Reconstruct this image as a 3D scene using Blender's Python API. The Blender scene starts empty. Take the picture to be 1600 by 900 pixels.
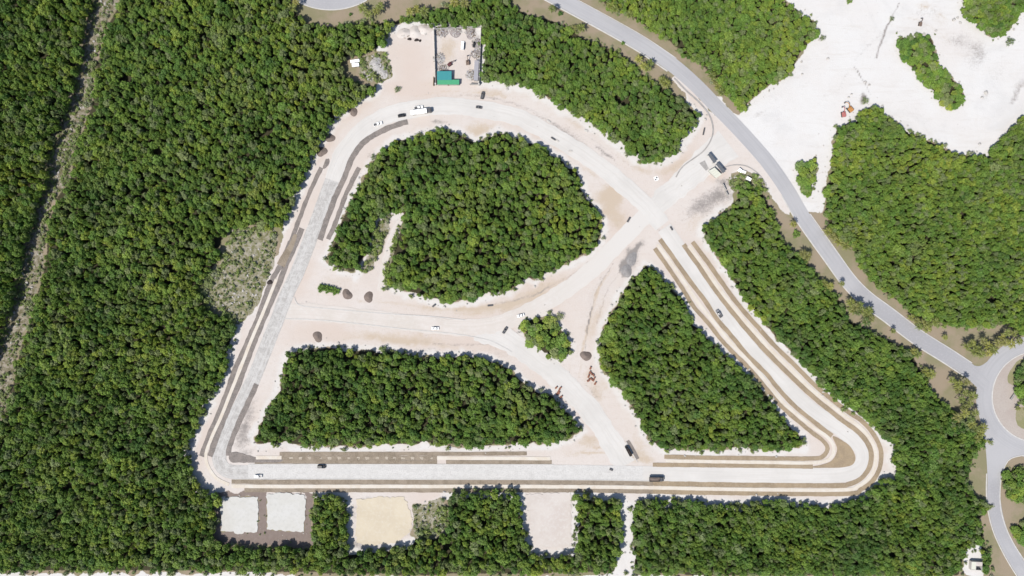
import bpy, bmesh, math, random
import numpy as np
from mathutils import Vector, Matrix
from mathutils.geometry import tessellate_polygon

# ---------------------------------------------------------------- camera, sky, sun
S = 0.4            # metres per photo pixel on the ground
H = 432.0          # camera height
sc = bpy.context.scene
col = sc.collection
cam_d = bpy.data.cameras.new('camera'); cam = bpy.data.objects.new('camera', cam_d); col.objects.link(cam)
cam.location = (0, 0, H); cam.rotation_euler = (0, 0, 0)
cam_d.sensor_width = 36; cam_d.lens = 36 * H / (1600 * S); cam_d.clip_start = 1; cam_d.clip_end = 20000
sc.camera = cam
SHAZ = math.radians(46)            # direction the shadows fall, from +x to +y
ELEV = math.radians(53)
sd = Vector((math.cos(SHAZ) * math.cos(ELEV), math.sin(SHAZ) * math.cos(ELEV), -math.sin(ELEV)))
sun_d = bpy.data.lights.new('sun', 'SUN'); sun = bpy.data.objects.new('sun', sun_d); col.objects.link(sun)
sun_d.energy = 4.4; sun_d.angle = math.radians(0.55); sun_d.color = (1.0, 0.955, 0.89)
sun.rotation_euler = sd.to_track_quat('-Z', 'Y').to_euler(); sun.location = (-100, -100, 300)
w = bpy.data.worlds.new('World'); sc.world = w; w.use_nodes = True
nt = w.node_tree
sky = nt.nodes.new('ShaderNodeTexSky'); sky.sky_type = 'NISHITA'; sky.sun_disc = False
sky.sun_elevation = ELEV
tosun = -sd
sky.sun_rotation = math.atan2(tosun.x, tosun.y)
nt.links.new(sky.outputs[0], nt.nodes['Background'].inputs[0]); nt.nodes['Background'].inputs[1].default_value = 0.10
vs = sc.view_settings
vs.view_transform = 'Standard'; vs.look = 'None'; vs.exposure = 0.7; vs.gamma = 1; vs.use_curve_mapping = False
sc.render.engine = 'CYCLES'

rng = np.random.default_rng(7); random.seed(7)

# ---------------------------------------------------------------- helpers
def P(px, py, z=0.0):
    k = S * (H - z) / H
    return Vector(((px - 800) * k, (450 - py) * k, z))

def vnoise(x, y, seed=0):
    xi = np.floor(x).astype(np.int64); yi = np.floor(y).astype(np.int64)
    fx = x - xi; fy = y - yi
    fx = fx * fx * (3 - 2 * fx); fy = fy * fy * (3 - 2 * fy)
    def h(a, b):
        n = (a * 374761393 + b * 668265263 + seed * 974711) & 0x7fffffff
        n = ((n ^ (n >> 13)) * 1274126177) & 0x7fffffff
        return ((n ^ (n >> 16)) & 0xffff) / 65535.0
    a = h(xi, yi); b = h(xi + 1, yi); c = h(xi, yi + 1); d = h(xi + 1, yi + 1)
    return (a + (b - a) * fx) * (1 - fy) + (c + (d - c) * fx) * fy

def fbm(x, y, seed=0, o=4):
    s = 0; a = .5; t = 0
    for i in range(o):
        s = s + a * vnoise(x, y, seed + i * 17); t += a; a *= .55; x = x * 2.03 + 11.3; y = y * 2.03 + 5.7
    return s / t

def catmull(pts, step=4.0, closed=False):
    p = [Vector((a[0], a[1])) for a in pts]; n = len(p); out = []
    rngi = range(n if closed else n - 1)
    for i in rngi:
        if closed:
            p0, p1, p2, p3 = p[i - 1], p[i], p[(i + 1) % n], p[(i + 2) % n]
        else:
            p0 = p[max(i - 1, 0)]; p1 = p[i]; p2 = p[i + 1]; p3 = p[min(i + 2, n - 1)]
        m = max(1, int((p2 - p1).length / step))
        for k in range(m):
            t = k / m
            q = 0.5 * ((2 * p1) + (p2 - p0) * t + (2 * p0 - 5 * p1 + 4 * p2 - p3) * t * t + (3 * p1 - p0 - 3 * p2 + p3) * t ** 3)
            out.append(q)
    if not closed: out.append(p[-1])
    return out

def tag(o, label=None, cat=None, group=None, kind=None):
    if label: o['label'] = label
    if cat: o['category'] = cat
    if group: o['group'] = group
    if kind: o['kind'] = kind
    return o

def empty(name, loc, rz=0.0):
    o = bpy.data.objects.new(name, None); col.objects.link(o)
    o.location = loc; o.rotation_euler = (0, 0, rz); o.empty_display_size = .5
    return o

def link(name, me, parent=None, mats=()):
    for m in mats: me.materials.append(m)
    o = bpy.data.objects.new(name, me); col.objects.link(o)
    if parent: o.parent = parent
    return o

def pyd(name, v, f, mat=None, parent=None, smooth=False):
    me = bpy.data.meshes.new(name); me.from_pydata([tuple(a) for a in v], [], f); me.update()
    if smooth: me.polygons.foreach_set('use_smooth', [True] * len(me.polygons))
    return link(name, me, parent, [mat] if mat else [])

class MB:
    """collects simple solids and builds them as one mesh object"""
    def __init__(s): s.v = []; s.f = []
    def add(s, v, f):
        b = len(s.v); s.v += [tuple(a) for a in v]; s.f += [tuple(b + i for i in q) for q in f]; return s
    def box(s, x0, x1, y0, y1, z0, z1, ch=0.0):
        if ch > 0:
            c = ch
            ring = lambda z, k: [(x0 + k, y0 + c, z), (x0 + c, y0 + k, z), (x1 - c, y0 + k, z), (x1 - k, y0 + c, z), (x1 - k, y1 - c, z), (x1 - c, y1 - k, z), (x0 + c, y1 - k, z), (x0 + k, y1 - c, z)]
            v = ring(z0, 0) + ring(z1 - c, 0) + ring(z1, c * .7)
            f = [tuple(range(7, -1, -1)), tuple(range(16, 24))]
            for r in (0, 8):
                for i in range(8): j = (i + 1) % 8; f.append((r + i, r + j, r + 8 + j, r + 8 + i))
            return s.add(v, f)
        v = [(x0, y0, z0), (x1, y0, z0), (x1, y1, z0), (x0, y1, z0), (x0, y0, z1), (x1, y0, z1), (x1, y1, z1), (x0, y1, z1)]
        return s.add(v, [(3, 2, 1, 0), (4, 5, 6, 7), (0, 1, 5, 4), (1, 2, 6, 5), (2, 3, 7, 6), (3, 0, 4, 7)])
    def loft(s, rings, cap=True):
        n = len(rings[0]); v = [p for r in rings for p in r]; f = []
        for k in range(len(rings) - 1):
            for i in range(n):
                j = (i + 1) % n; f.append((k * n + i, k * n + j, (k + 1) * n + j, (k + 1) * n + i))
        if cap: f.append(tuple(range(n - 1, -1, -1))); f.append(tuple(range((len(rings) - 1) * n, len(rings) * n)))
        return s.add(v, f)
    def tube(s, pts, rad, n=8):
        rings = []
        for i, p in enumerate(pts):
            p = Vector(p); a = Vector(pts[max(i - 1, 0)]); b = Vector(pts[min(i + 1, len(pts) - 1)])
            d = (b - a).normalized(); u = d.orthogonal().normalized(); vv = d.cross(u)
            r = rad[i] if isinstance(rad, (list, tuple)) else rad
            rings.append([p + u * r * math.cos(2 * math.pi * k / n) + vv * r * math.sin(2 * math.pi * k / n) for k in range(n)])
        return s.loft(rings)
    def quad(s, a, b, c, d): return s.add([a, b, c, d], [(0, 1, 2, 3)])
    def build(s, name, mat, parent=None, smooth=False):
        o = pyd(name, s.v, s.f, mat, parent, smooth)
        bm = bmesh.new(); bm.from_mesh(o.data); bmesh.ops.recalc_face_normals(bm, faces=bm.faces); bm.to_mesh(o.data); bm.free()
        return o

# ---------------------------------------------------------------- materials
def newmat(name):
    m = bpy.data.materials.new(name); m.use_nodes = True
    return m, m.node_tree, m.node_tree.nodes['Principled BSDF']
def N(t, kind, **kw):
    n = t.nodes.new(kind)
    for k, v in kw.items(): setattr(n, k, v)
    return n
def mixc(t, fac, a, b, mode='MIX'):
    n = t.nodes.new('ShaderNodeMix'); n.data_type = 'RGBA'; n.blend_type = mode
    for sock, val in ((n.inputs[0], fac), (n.inputs[6], a), (n.inputs[7], b)):
        if isinstance(val, bpy.types.NodeSocket): t.links.new(val, sock)
        elif isinstance(val, (int, float)): sock.default_value = val
        else: sock.default_value = (*val, 1)
    return n.outputs[2]
def math_(t, op, a, b=None, clamp=False):
    n = t.nodes.new('ShaderNodeMath'); n.operation = op; n.use_clamp = clamp
    for sock, val in ((n.inputs[0], a), (n.inputs[1], b)):
        if val is None: continue
        if isinstance(val, bpy.types.NodeSocket): t.links.new(val, sock)
        else: sock.default_value = val
    return n.outputs[0]
def noise(t, vec, scale, detail=5, rough=.6, dist=0):
    n = t.nodes.new('ShaderNodeTexNoise'); n.inputs['Scale'].default_value = scale; n.inputs['Detail'].default_value = detail
    n.inputs['Roughness'].default_value = rough; n.inputs['Distortion'].default_value = dist
    if vec is not None: t.links.new(vec, n.inputs['Vector'])
    return n.outputs[0]
def ramp(t, fac, lo, hi):
    n = t.nodes.new('ShaderNodeMapRange'); n.interpolation_type = 'SMOOTHSTEP'
    n.inputs[1].default_value = lo; n.inputs[2].default_value = hi
    t.links.new(fac, n.inputs[0]); return n.outputs[0]
def pos(t): return N(t, 'ShaderNodeNewGeometry').outputs['Position']
def bump(t, b, h, strength, dist):
    n = t.nodes.new('ShaderNodeBump'); n.inputs['Strength'].default_value = strength; n.inputs['Distance'].default_value = dist
    t.links.new(h, n.inputs['Height']); t.links.new(n.outputs[0], b.inputs['Normal'])

KM = .53     # photo-referred tones to albedo at this exposure
def surf(name, c1, c2, c3=None, s1=.15, s2=1.2, lo=.35, hi=.65, rough=.9, bmp=.3, spec=.2, speck=.0, streak=False):
    """world-space mottled mineral surface; streak adds wheel-worn bands along the UV"""
    K = lambda q: None if q is None or q is False else tuple(x * KM for x in q)
    c1, c2, c3, streak = K(c1), K(c2), K(c3), K(streak)
    m, t, b = newmat(name); p = pos(t)
    f1 = ramp(t, noise(t, p, s1, 4, .62, .4), lo, hi)
    c = mixc(t, f1, c1, c2)
    f2 = ramp(t, noise(t, p, s2, 4, .7), .45, .72)
    if c3 is not None: c = mixc(t, math_(t, 'MULTIPLY', f2, .7), c, c3)
    if speck > 0:
        f3 = ramp(t, noise(t, p, 3.4, 2, .5), .62, .74)
        c = mixc(t, math_(t, 'MULTIPLY', f3, speck), c, tuple(x * .35 for x in c1))
    if streak:
        uv = N(t, 'ShaderNodeUVMap').outputs[0]
        mp = N(t, 'ShaderNodeMapping'); t.links.new(uv, mp.inputs[0]); mp.inputs['Scale'].default_value = (.025, .8, 1)
        f4 = ramp(t, noise(t, mp.outputs[0], 1.0, 5, .65), .42, .68)
        c = mixc(t, math_(t, 'MULTIPLY', f4, .5), c, streak)
    t.links.new(c, b.inputs['Base Color']); b.inputs['Roughness'].default_value = rough
    b.inputs['Specular IOR Level'].default_value = spec
    if bmp: bump(t, b, noise(t, p, 2.2, 6, .7), bmp, .25)
    return m
def paint(name, c, rough=.4, metal=0, spec=.5, dirt=.25, dc=(.45, .40, .34)):
    if 'white' not in name and 'lamp' not in name: c = tuple(x * .62 for x in c); dc = tuple(x * .62 for x in dc)
    m, t, b = newmat(name); tc = N(t, 'ShaderNodeTexCoord').outputs['Object']
    f = ramp(t, noise(t, tc, 1.6, 5, .65), .45, .75)
    t.links.new(mixc(t, math_(t, 'MULTIPLY', f, dirt), c, dc), b.inputs['Base Color'])
    b.inputs['Roughness'].default_value = rough; b.inputs['Metallic'].default_value = metal; b.inputs['Specular IOR Level'].default_value = spec
    return m
def leafmat(name, dark, mid, bright, dull, trans=.22):
    m, t, b = newmat(name); g = N(t, 'ShaderNodeNewGeometry'); p = g.outputs['Position']
    at = N(t, 'ShaderNodeAttribute'); at.attribute_type = 'INSTANCER'; at.attribute_name = 'tint'
    tint = at.outputs['Fac']
    n1 = noise(t, p, .022, 3, .6)
    k = math_(t, 'ADD', math_(t, 'MULTIPLY', n1, .75), math_(t, 'MULTIPLY', tint, .55))
    c = mixc(t, ramp(t, k, .30, .62), dark, mid)
    c = mixc(t, ramp(t, k, .60, .98), c, bright)
    k2 = ramp(t, noise(t, p, .05, 4, .65), .52, .74)
    hsh = math_(t, 'FRACT', math_(t, 'MULTIPLY', tint, 37.31))
    k3 = math_(t, 'MAXIMUM', math_(t, 'MULTIPLY', k2, .55), ramp(t, hsh, .80, .9))
    c = mixc(t, math_(t, 'MULTIPLY', k3, .75), c, dull)
    isl = g.outputs['Random Per Island']
    v = N(t, 'ShaderNodeHueSaturation'); t.links.new(c, v.inputs['Color'])
    t.links.new(math_(t, 'ADD', math_(t, 'MULTIPLY', isl, 1.0), .55), v.inputs['Value'])
    t.links.new(math_(t, 'ADD', math_(t, 'MULTIPLY', hsh, .03), .485), v.inputs['Hue'])
    t.links.new(v.outputs[0], b.inputs['Base Color'])
    b.inputs['Roughness'].default_value = .55; b.inputs['Specular IOR Level'].default_value = .3
    tr = N(t, 'ShaderNodeBsdfTranslucent'); t.links.new(v.outputs[0], tr.inputs[0])
    mx = N(t, 'ShaderNodeMixShader'); mx.inputs[0].default_value = trans
    t.links.new(b.outputs[0], mx.inputs[1]); t.links.new(tr.outputs[0], mx.inputs[2])
    t.links.new(mx.outputs[0], t.nodes['Material Output'].inputs[0])
    return m

M = {}
M['caliche'] = surf('caliche_road', (.775, .748, .712), (.705, .68, .645), (.755, .71, .665), s1=.05, s2=.5, bmp=.15, streak=(.64, .61, .57))
M['caliche_pink'] = surf('caliche_pink', (.76, .70, .65), (.70, .64, .58), (.78, .75, .71), s1=.05, s2=.4, bmp=.15, streak=(.66, .60, .54))
_t = M['caliche_pink'].node_tree; _b = _t.nodes['Principled BSDF']; _old = _b.inputs['Base Color'].links[0].from_socket
_sx = N(_t, 'ShaderNodeSeparateXYZ'); _t.links.new(pos(_t), _sx.inputs[0]); _f = N(_t, 'ShaderNodeMapRange'); _f.inputs[1].default_value = -10; _f.inputs[2].default_value = 70; _t.links.new(_sx.outputs[0], _f.inputs[0])
_t.links.new(mixc(_t, _f.outputs[0], _old, (.75 * KM, .715 * KM, .675 * KM)), _b.inputs['Base Color'])
M['gravel'] = surf('grey_gravel', (.51, .49, .465), (.67, .65, .62), (.37, .35, .33), s1=.35, s2=1.4, bmp=.5, streak=(.76, .74, .72))
M['gravel_light'] = surf('light_gravel', (.68, .66, .63), (.765, .745, .715), (.45, .43, .41), s1=.3, s2=1.6, lo=.3, hi=.6, bmp=.4, streak=(.64, .63, .61))
M['asphalt'] = surf('bleached_asphalt', (.53, .525, .535), (.42, .415, .43), (.53, .52, .53), s1=.012, s2=.9, bmp=.08, rough=.8, streak=(.42, .42, .435))
M['concrete'] = surf('concrete', (.74, .71, .66), (.66, .62, .57), (.78, .76, .72), s1=.2, s2=1.5, bmp=.1)
M['sidewalk'] = surf('sidewalk_base', (.80, .74, .65), (.74, .65, .54), (.82, .79, .74), s1=.12, s2=1.0, bmp=.15)
M['bed_warm'] = surf('ochre_soil', (.43, .335, .225), (.34, .265, .18), (.50, .41, .30), s1=.12, s2=1.0, bmp=.6)
M['walk_dusty'] = surf('dusty_walk', (.56, .49, .40), (.46, .39, .31), (.64, .58, .50), s1=.4, s2=1.5, bmp=.3)
M['bed'] = surf('planting_soil', (.37, .305, .235), (.27, .22, .165), (.46, .38, .29), s1=.18, s2=1.3, bmp=.7)
M['bed_grey'] = surf('gravel_bed', (.30, .26, .235), (.22, .195, .18), (.40, .36, .33), s1=.25, s2=1.6, bmp=.7)
M['bed_tan'] = surf('tan_bed', (.44, .34, .22), (.36, .28, .19), (.50, .40, .28), s1=.15, s2=1.0, bmp=.5)
M['heap'] = surf('topsoil_heap', (.25, .20, .172), (.20, .16, .14), (.32, .26, .225), s1=.6, s2=2.5, bmp=.9)
M['heap_dark'] = surf('dark_soil_heap', (.045, .036, .034), (.06, .05, .045), (.10, .08, .07), s1=.6, s2=2.5, bmp=.9)
M['heap_grey'] = surf('gravel_heap', (.30, .285, .28), (.40, .38, .37), (.24, .23, .23), s1=.5, s2=2.0, bmp=.9)
M['heap_white'] = surf('rubble_heap', (.62, .60, .58), (.50, .48, .46), (.36, .35, .34), s1=.5, s2=1.6, bmp=.9)
M['pad_grey'] = surf('grey_fill', (.68, .665, .62), (.72, .71, .68), (.60, .59, .55), s1=.08, s2=.5, bmp=.1)
M['pad_cream'] = surf('cream_fill', (.74, .65, .50), (.68, .59, .45), (.76, .69, .57), s1=.08, s2=.6, bmp=.2)
M['pad_pink'] = surf('pink_fill', (.72, .66, .61), (.66, .59, .54), (.76, .72, .68), s1=.06, s2=.5, bmp=.2)
M['paver'] = surf('pink_pavers', (.50, .43, .385), (.54, .48, .43), (.45, .39, .35), s1=.1, s2=1.2, bmp=.1)
M['rock'] = surf('limestone_rock', (.66, .63, .59), (.54, .51, .47), (.40, .38, .35), s1=.8, s2=2.5, bmp=.6)
M['bark'] = surf('bark', (.16, .13, .10), (.23, .20, .165), s1=1.5, bmp=.5)
M['leaf'] = leafmat('leaf_broad', (.068, .132, .026), (.122, .205, .034), (.226, .288, .042), (.185, .200, .094), .32)
M['leaf_scrub'] = leafmat('leaf_scrub', (.085, .12, .045), (.14, .175, .062), (.16, .21, .05), (.20, .20, .14), .15)
M['leaf_palm'] = leafmat('leaf_palm', (.045, .075, .018), (.105, .125, .026), (.20, .195, .042), (.13, .115, .038), .15)
M['white_paint'] = paint('white_paint', (.80, .80, .79), .35, dirt=.15)
M['black_paint'] = paint('black_paint', (.018, .018, .02), .3, dirt=.22, dc=(.2, .18, .16))
M['grey_paint'] = paint('grey_paint', (.10, .10, .105), .35, dirt=.3)
M['silver_paint'] = paint('silver_paint', (.34, .34, .35), .35, .3, dirt=.3)
M['maroon_paint'] = paint('maroon_paint', (.11, .028, .03), .4, dirt=.3)
M['brown_paint'] = paint('brown_paint', (.17, .11, .08), .5, dirt=.5)
M['orange_paint'] = paint('orange_paint', (.52, .23, .05), .45, dirt=.45)
M['pink_paint'] = paint('faded_red_paint', (.46, .14, .13), .5, dirt=.45)
M['glass'] = paint('dark_glass', (.015, .018, .022), .08, spec=.7, dirt=.1)
M['tyre'] = paint('tyre_rubber', (.025, .025, .026), .85, dirt=.4)
M['steel'] = paint('dull_steel', (.25, .25, .25), .5, .6, dirt=.4)
M['lamp'] = paint('lamp_glass', (.7, .7, .68), .2, dirt=.1)
M['red_lens'] = paint('red_lens', (.35, .02, .02), .3, dirt=.1)
M['roof_teal'] = paint('teal_sheet', (.020, .24, .255), .6, dirt=.25, dc=(.05, .20, .20))
M['roof_green'] = paint('green_sheet', (.045, .33, .155), .6, dirt=.3, dc=(.10, .28, .17))
M['roof_slate'] = paint('slate_roof', (.115, .125, .14), .6, dirt=.4, dc=(.07, .07, .075))
M['roof_cream'] = paint('cream_roof', (.66, .66, .56), .7, dirt=.4, dc=(.5, .5, .42))
M['roof_white'] = paint('white_sheet', (.80, .82, .83), .5, dirt=.2, dc=(.5, .6, .65))
M['roof_grey'] = paint('grey_sheet', (.38, .37, .40), .6, dirt=.5)
M['wall'] = surf('block_wall', (.60, .58, .54), (.50, .48, .45), (.42, .40, .37), s1=.5, s2=2, bmp=.3)
M['brick'] = surf('clay_brick', (.34, .15, .10), (.27, .11, .075), (.40, .21, .14), s1=1.2, s2=4, bmp=.4)
M['timber'] = surf('timber', (.27, .20, .13), (.20, .15, .10), s1=1, bmp=.3)
M['mauve'] = surf('junk', (.34, .29, .28), (.46, .42, .40), (.20, .17, .16), s1=.6, s2=1.8, bmp=.8)
M['tint_black'] = paint('black_panel', (.02, .02, .02), .6, dirt=.1)
M['lawn'] = surf('dry_lawn', (.30, .29, .15), (.37, .33, .21), (.24, .26, .11), s1=.15, s2=1.2, bmp=.4)
M['kerb'] = surf('kerb_concrete', (.72, .70, .67), (.62, .60, .57), s1=.4, bmp=.1)
M['kerb_grey'] = surf('weathered_kerb', (.40, .38, .36), (.50, .48, .46), s1=.4, bmp=.2)

# ---------------------------------------------------------------- zones traced from the photograph
PX0, PY0, CW, CH = -120, -120, 1840, 1140
def fill(pts, jit=0):
    m = np.zeros((CH, CW), bool)
    q = [(a[0] - PX0, a[1] - PY0) for a in pts]; n = len(q)
    for r in range(CH):
        y = r + .5; xs = []
        for i in range(n):
            (x1, y1), (x2, y2) = q[i], q[(i + 1) % n]
            if (y1 <= y) != (y2 <= y): xs.append(x1 + (y - y1) * (x2 - x1) / (y2 - y1))
        xs.sort()
        for a, b in zip(xs[::2], xs[1::2]):
            m[r, max(0, int(round(a))):max(0, int(round(b)))] = True
    return m
def erode(m, k):
    for _ in range(k):
        e = m.copy(); e[1:] &= m[:-1]; e[:-1] &= m[1:]; e[:, 1:] &= m[:, :-1]; e[:, :-1] &= m[:, 1:]; m = e
    return m
def lookup(m, px, py, fillv=0):
    xi = np.clip((px - PX0).astype(int), 0, CW - 1); yi = np.clip((py - PY0).astype(int), 0, CH - 1)
    return m[yi, xi]

TRACK_W = [(148, -120), (145, 0), (133, 43), (123, 100), (107, 157), (100, 187), (80, 220), (68, 293), (53, 343), (37, 393), (28, 433), (17, 480), (0, 530), (-60, 690), (-120, 850)]
TRACK_E = [(210, -120), (187, 0), (169, 33), (158, 67), (145, 117), (142, 160), (128, 200), (112, 233), (107, 283), (88, 305), (72, 350), (68, 410), (55, 460), (45, 500), (30, 540), (22, 573), (17, 605), (9, 630), (-5, 665), (-65, 800), (-125, 960)]
FOREST = {
 'far_west': TRACK_W + [(-120, -120)],
 'west': TRACK_E + [(-120, 895), (300, 895), (440, 898), (520, 900), (650, 902), (985, 898), (962, 886), (973, 860), (977, 820), (973, 793), (963, 776), (940, 782), (920, 773), (912, 764), (897, 768), (897, 860), (862, 868), (830, 862), (822, 830), (820, 800), (813, 768), (800, 763), (767, 765), (717, 764), (692, 775), (700, 800), (695, 835), (650, 843), (640, 848), (600, 858), (560, 858), (545, 866), (543, 833), (543, 785), (523, 771), (487, 774), (484, 857), (450, 851), (400, 857), (336, 846), (340, 813), (336, 800), (346, 778), (336, 768), (310, 760), (300, 733), (297, 700), (310, 667), (327, 633), (341, 608), (352, 585), (367, 533), (370, 510), (360, 497), (327, 487), (310, 460), (320, 433), (343, 410), (347, 383), (360, 360), (380, 355), (440, 360), (450, 350), (457, 325), (468, 298), (478, 275), (488, 252), (500, 230), (512, 207), (530, 182), (548, 168), (575, 152), (592, 143), (588, 130), (560, 128), (537, 114), (535, 97), (548, 90), (580, 80), (602, 78), (603, 60), (612, 45), (630, 38), (620, 30), (560, 35), (530, 37), (500, 39), (478, 32), (464, 20), (450, 0), (450, -120)],
 'd_wood': [(560, 290), (577, 257), (600, 230), (617, 217), (653, 213), (670, 205), (687, 200), (705, 202), (720, 207), (743, 222), (767, 210), (777, 203), (800, 211), (825, 218), (850, 230), (880, 250), (905, 268), (911, 285), (913, 302), (926, 316), (940, 338), (944, 360), (936, 384), (915, 400), (890, 411), (860, 425), (833, 441), (824, 436), (800, 455), (760, 465), (735, 470), (700, 476), (675, 469), (640, 460), (612, 452), (602, 440), (606, 415), (616, 380), (626, 350), (629, 334), (615, 334), (588, 345), (585, 370), (580, 395), (565, 410), (555, 432), (540, 425), (520, 417), (508, 408), (515, 390), (525, 360), (540, 325), (550, 305)],
 'trapezoid': [(448, 550), (470, 541), (500, 543), (512, 540), (550, 545), (600, 546), (640, 552), (680, 555), (720, 553), (760, 560), (790, 570), (812, 590), (832, 606), (865, 616), (885, 640), (905, 663), (910, 675), (890, 688), (860, 695), (800, 698), (740, 701), (680, 696), (600, 698), (550, 701), (500, 700), (440, 696), (400, 698), (394, 686), (405, 660), (415, 640), (430, 620), (440, 590), (442, 570)],
 'triangle': [(1010, 411), (1030, 425), (1050, 450), (1076, 472), (1080, 500), (1100, 520), (1130, 550), (1170, 585), (1200, 615), (1225, 655), (1255, 683), (1257, 703), (1200, 706), (1150, 703), (1100, 706), (1070, 704), (1040, 706), (1028, 700), (1010, 685), (1000, 665), (990, 645), (970, 615), (955, 595), (940, 580), (932, 550), (938, 520), (945, 500), (960, 480), (975, 450), (990, 430)],
 'island': [(813, 509), (821, 498), (834, 493), (848, 497), (858, 491), (864, 505), (878, 510), (884, 524), (895, 536), (890, 552), (878, 562), (860, 561), (838, 549), (822, 532)],
 'north': [(790, -120), (800, 7), (827, 20), (867, 30), (887, 40), (910, 56), (943, 69), (980, 86), (1000, 112), (1033, 131), (1060, 149), (1083, 170), (1096, 178), (1090, 197), (1073, 217), (1060, 240), (1033, 257), (1007, 255), (987, 247), (967, 230), (940, 210), (920, 200), (913, 188), (893, 182), (873, 170), (860, 157), (833, 147), (815, 137), (790, 133), (766, 130), (750, 128), (750, 42), (678, 44), (650, 37), (624, 38), (616, 30), (640, 22), (670, 14), (705, 6), (740, 0), (745, -120)],
 'northeast': [(920, -120), (937, 0), (950, 17), (990, 31), (1017, 51), (1050, 71), (1067, 90), (1100, 108), (1110, 124), (1127, 147), (1150, 166), (1163, 173), (1172, 160), (1200, 137), (1240, 113), (1257, 77), (1283, 53), (1273, 30), (1250, 17), (1227, 3), (1215, -120)],
 'quarry_island': [(1402, 52), (1413, 57), (1433, 52), (1460, 55), (1463, 77), (1470, 100), (1487, 120), (1507, 137), (1508, 157), (1497, 173), (1474, 166), (1458, 147), (1442, 131), (1431, 115), (1413, 97), (1403, 73)],
 'far_northeast': [(1500, -120), (1503, 27), (1520, 33), (1537, 50), (1553, 64), (1580, 50), (1590, 33), (1605, 15), (1720, -20), (1720, -120)],
 'east': [(1304, 197), (1330, 190), (1343, 172), (1370, 160), (1387, 180), (1417, 200), (1433, 212), (1463, 222), (1480, 233), (1510, 239), (1543, 240), (1560, 220), (1580, 197), (1600, 180), (1720, 110), (1720, 560), (1600, 524), (1573, 508), (1553, 514), (1500, 514), (1460, 507), (1427, 497), (1413, 480), (1367, 450), (1343, 417), (1333, 391), (1310, 380), (1293, 357), (1287, 330), (1288, 300), (1296, 270), (1302, 230)],
 'sliver': [(1240, 262), (1250, 257), (1266, 254), (1276, 238), (1283, 232), (1279, 258), (1276, 275), (1270, 300), (1265, 312), (1255, 303), (1245, 285)],
 'southeast': [(1150, 287), (1170, 284), (1190, 292), (1200, 312), (1207, 325), (1217, 345), (1227, 378), (1243, 391), (1260, 404), (1270, 421), (1283, 438), (1307, 461), (1320, 475), (1327, 498), (1360, 514), (1400, 534), (1430, 554), (1440, 578), (1463, 588), (1450, 603), (1457, 608), (1477, 631), (1500, 651), (1520, 665), (1543, 690), (1524, 717), (1517, 743), (1521, 770), (1545, 787), (1547, 800), (1534, 813), (1540, 833), (1544, 858), (1550, 877), (1552, 900), (1536, 900), (1536, 870), (1526, 858), (1514, 862), (1506, 878), (1500, 904), (1200, 904), (990, 900), (987, 867), (986, 787), (1007, 781), (1033, 777), (1100, 783), (1133, 787), (1160, 789), (1175, 780), (1200, 780), (1233, 783), (1290, 790), (1313, 787), (1330, 783), (1357, 770), (1377, 747), (1400, 741), (1390, 720), (1397, 701), (1373, 677), (1343, 651), (1310, 634), (1285, 608), (1270, 590), (1235, 550), (1215, 533), (1195, 510), (1178, 490), (1160, 468), (1148, 445), (1133, 424), (1117, 400), (1105, 380), (1093, 356), (1100, 345), (1120, 334), (1140, 328), (1150, 310)],
 'roundabout': [(1588, 574), (1600, 566), (1640, 560), (1660, 620), (1640, 660), (1606, 645), (1592, 632), (1584, 605)],
 'se_bushes': [(1566, 742), (1575, 733), (1600, 728), (1660, 720), (1660, 800), (1600, 788), (1580, 780), (1568, 765)],
 'se_bushes2': [(1583, 825), (1592, 816), (1660, 810), (1660, 850), (1600, 846), (1588, 842)],
}
FR = {k: fill(v) for k, v in FOREST.items()}
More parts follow.
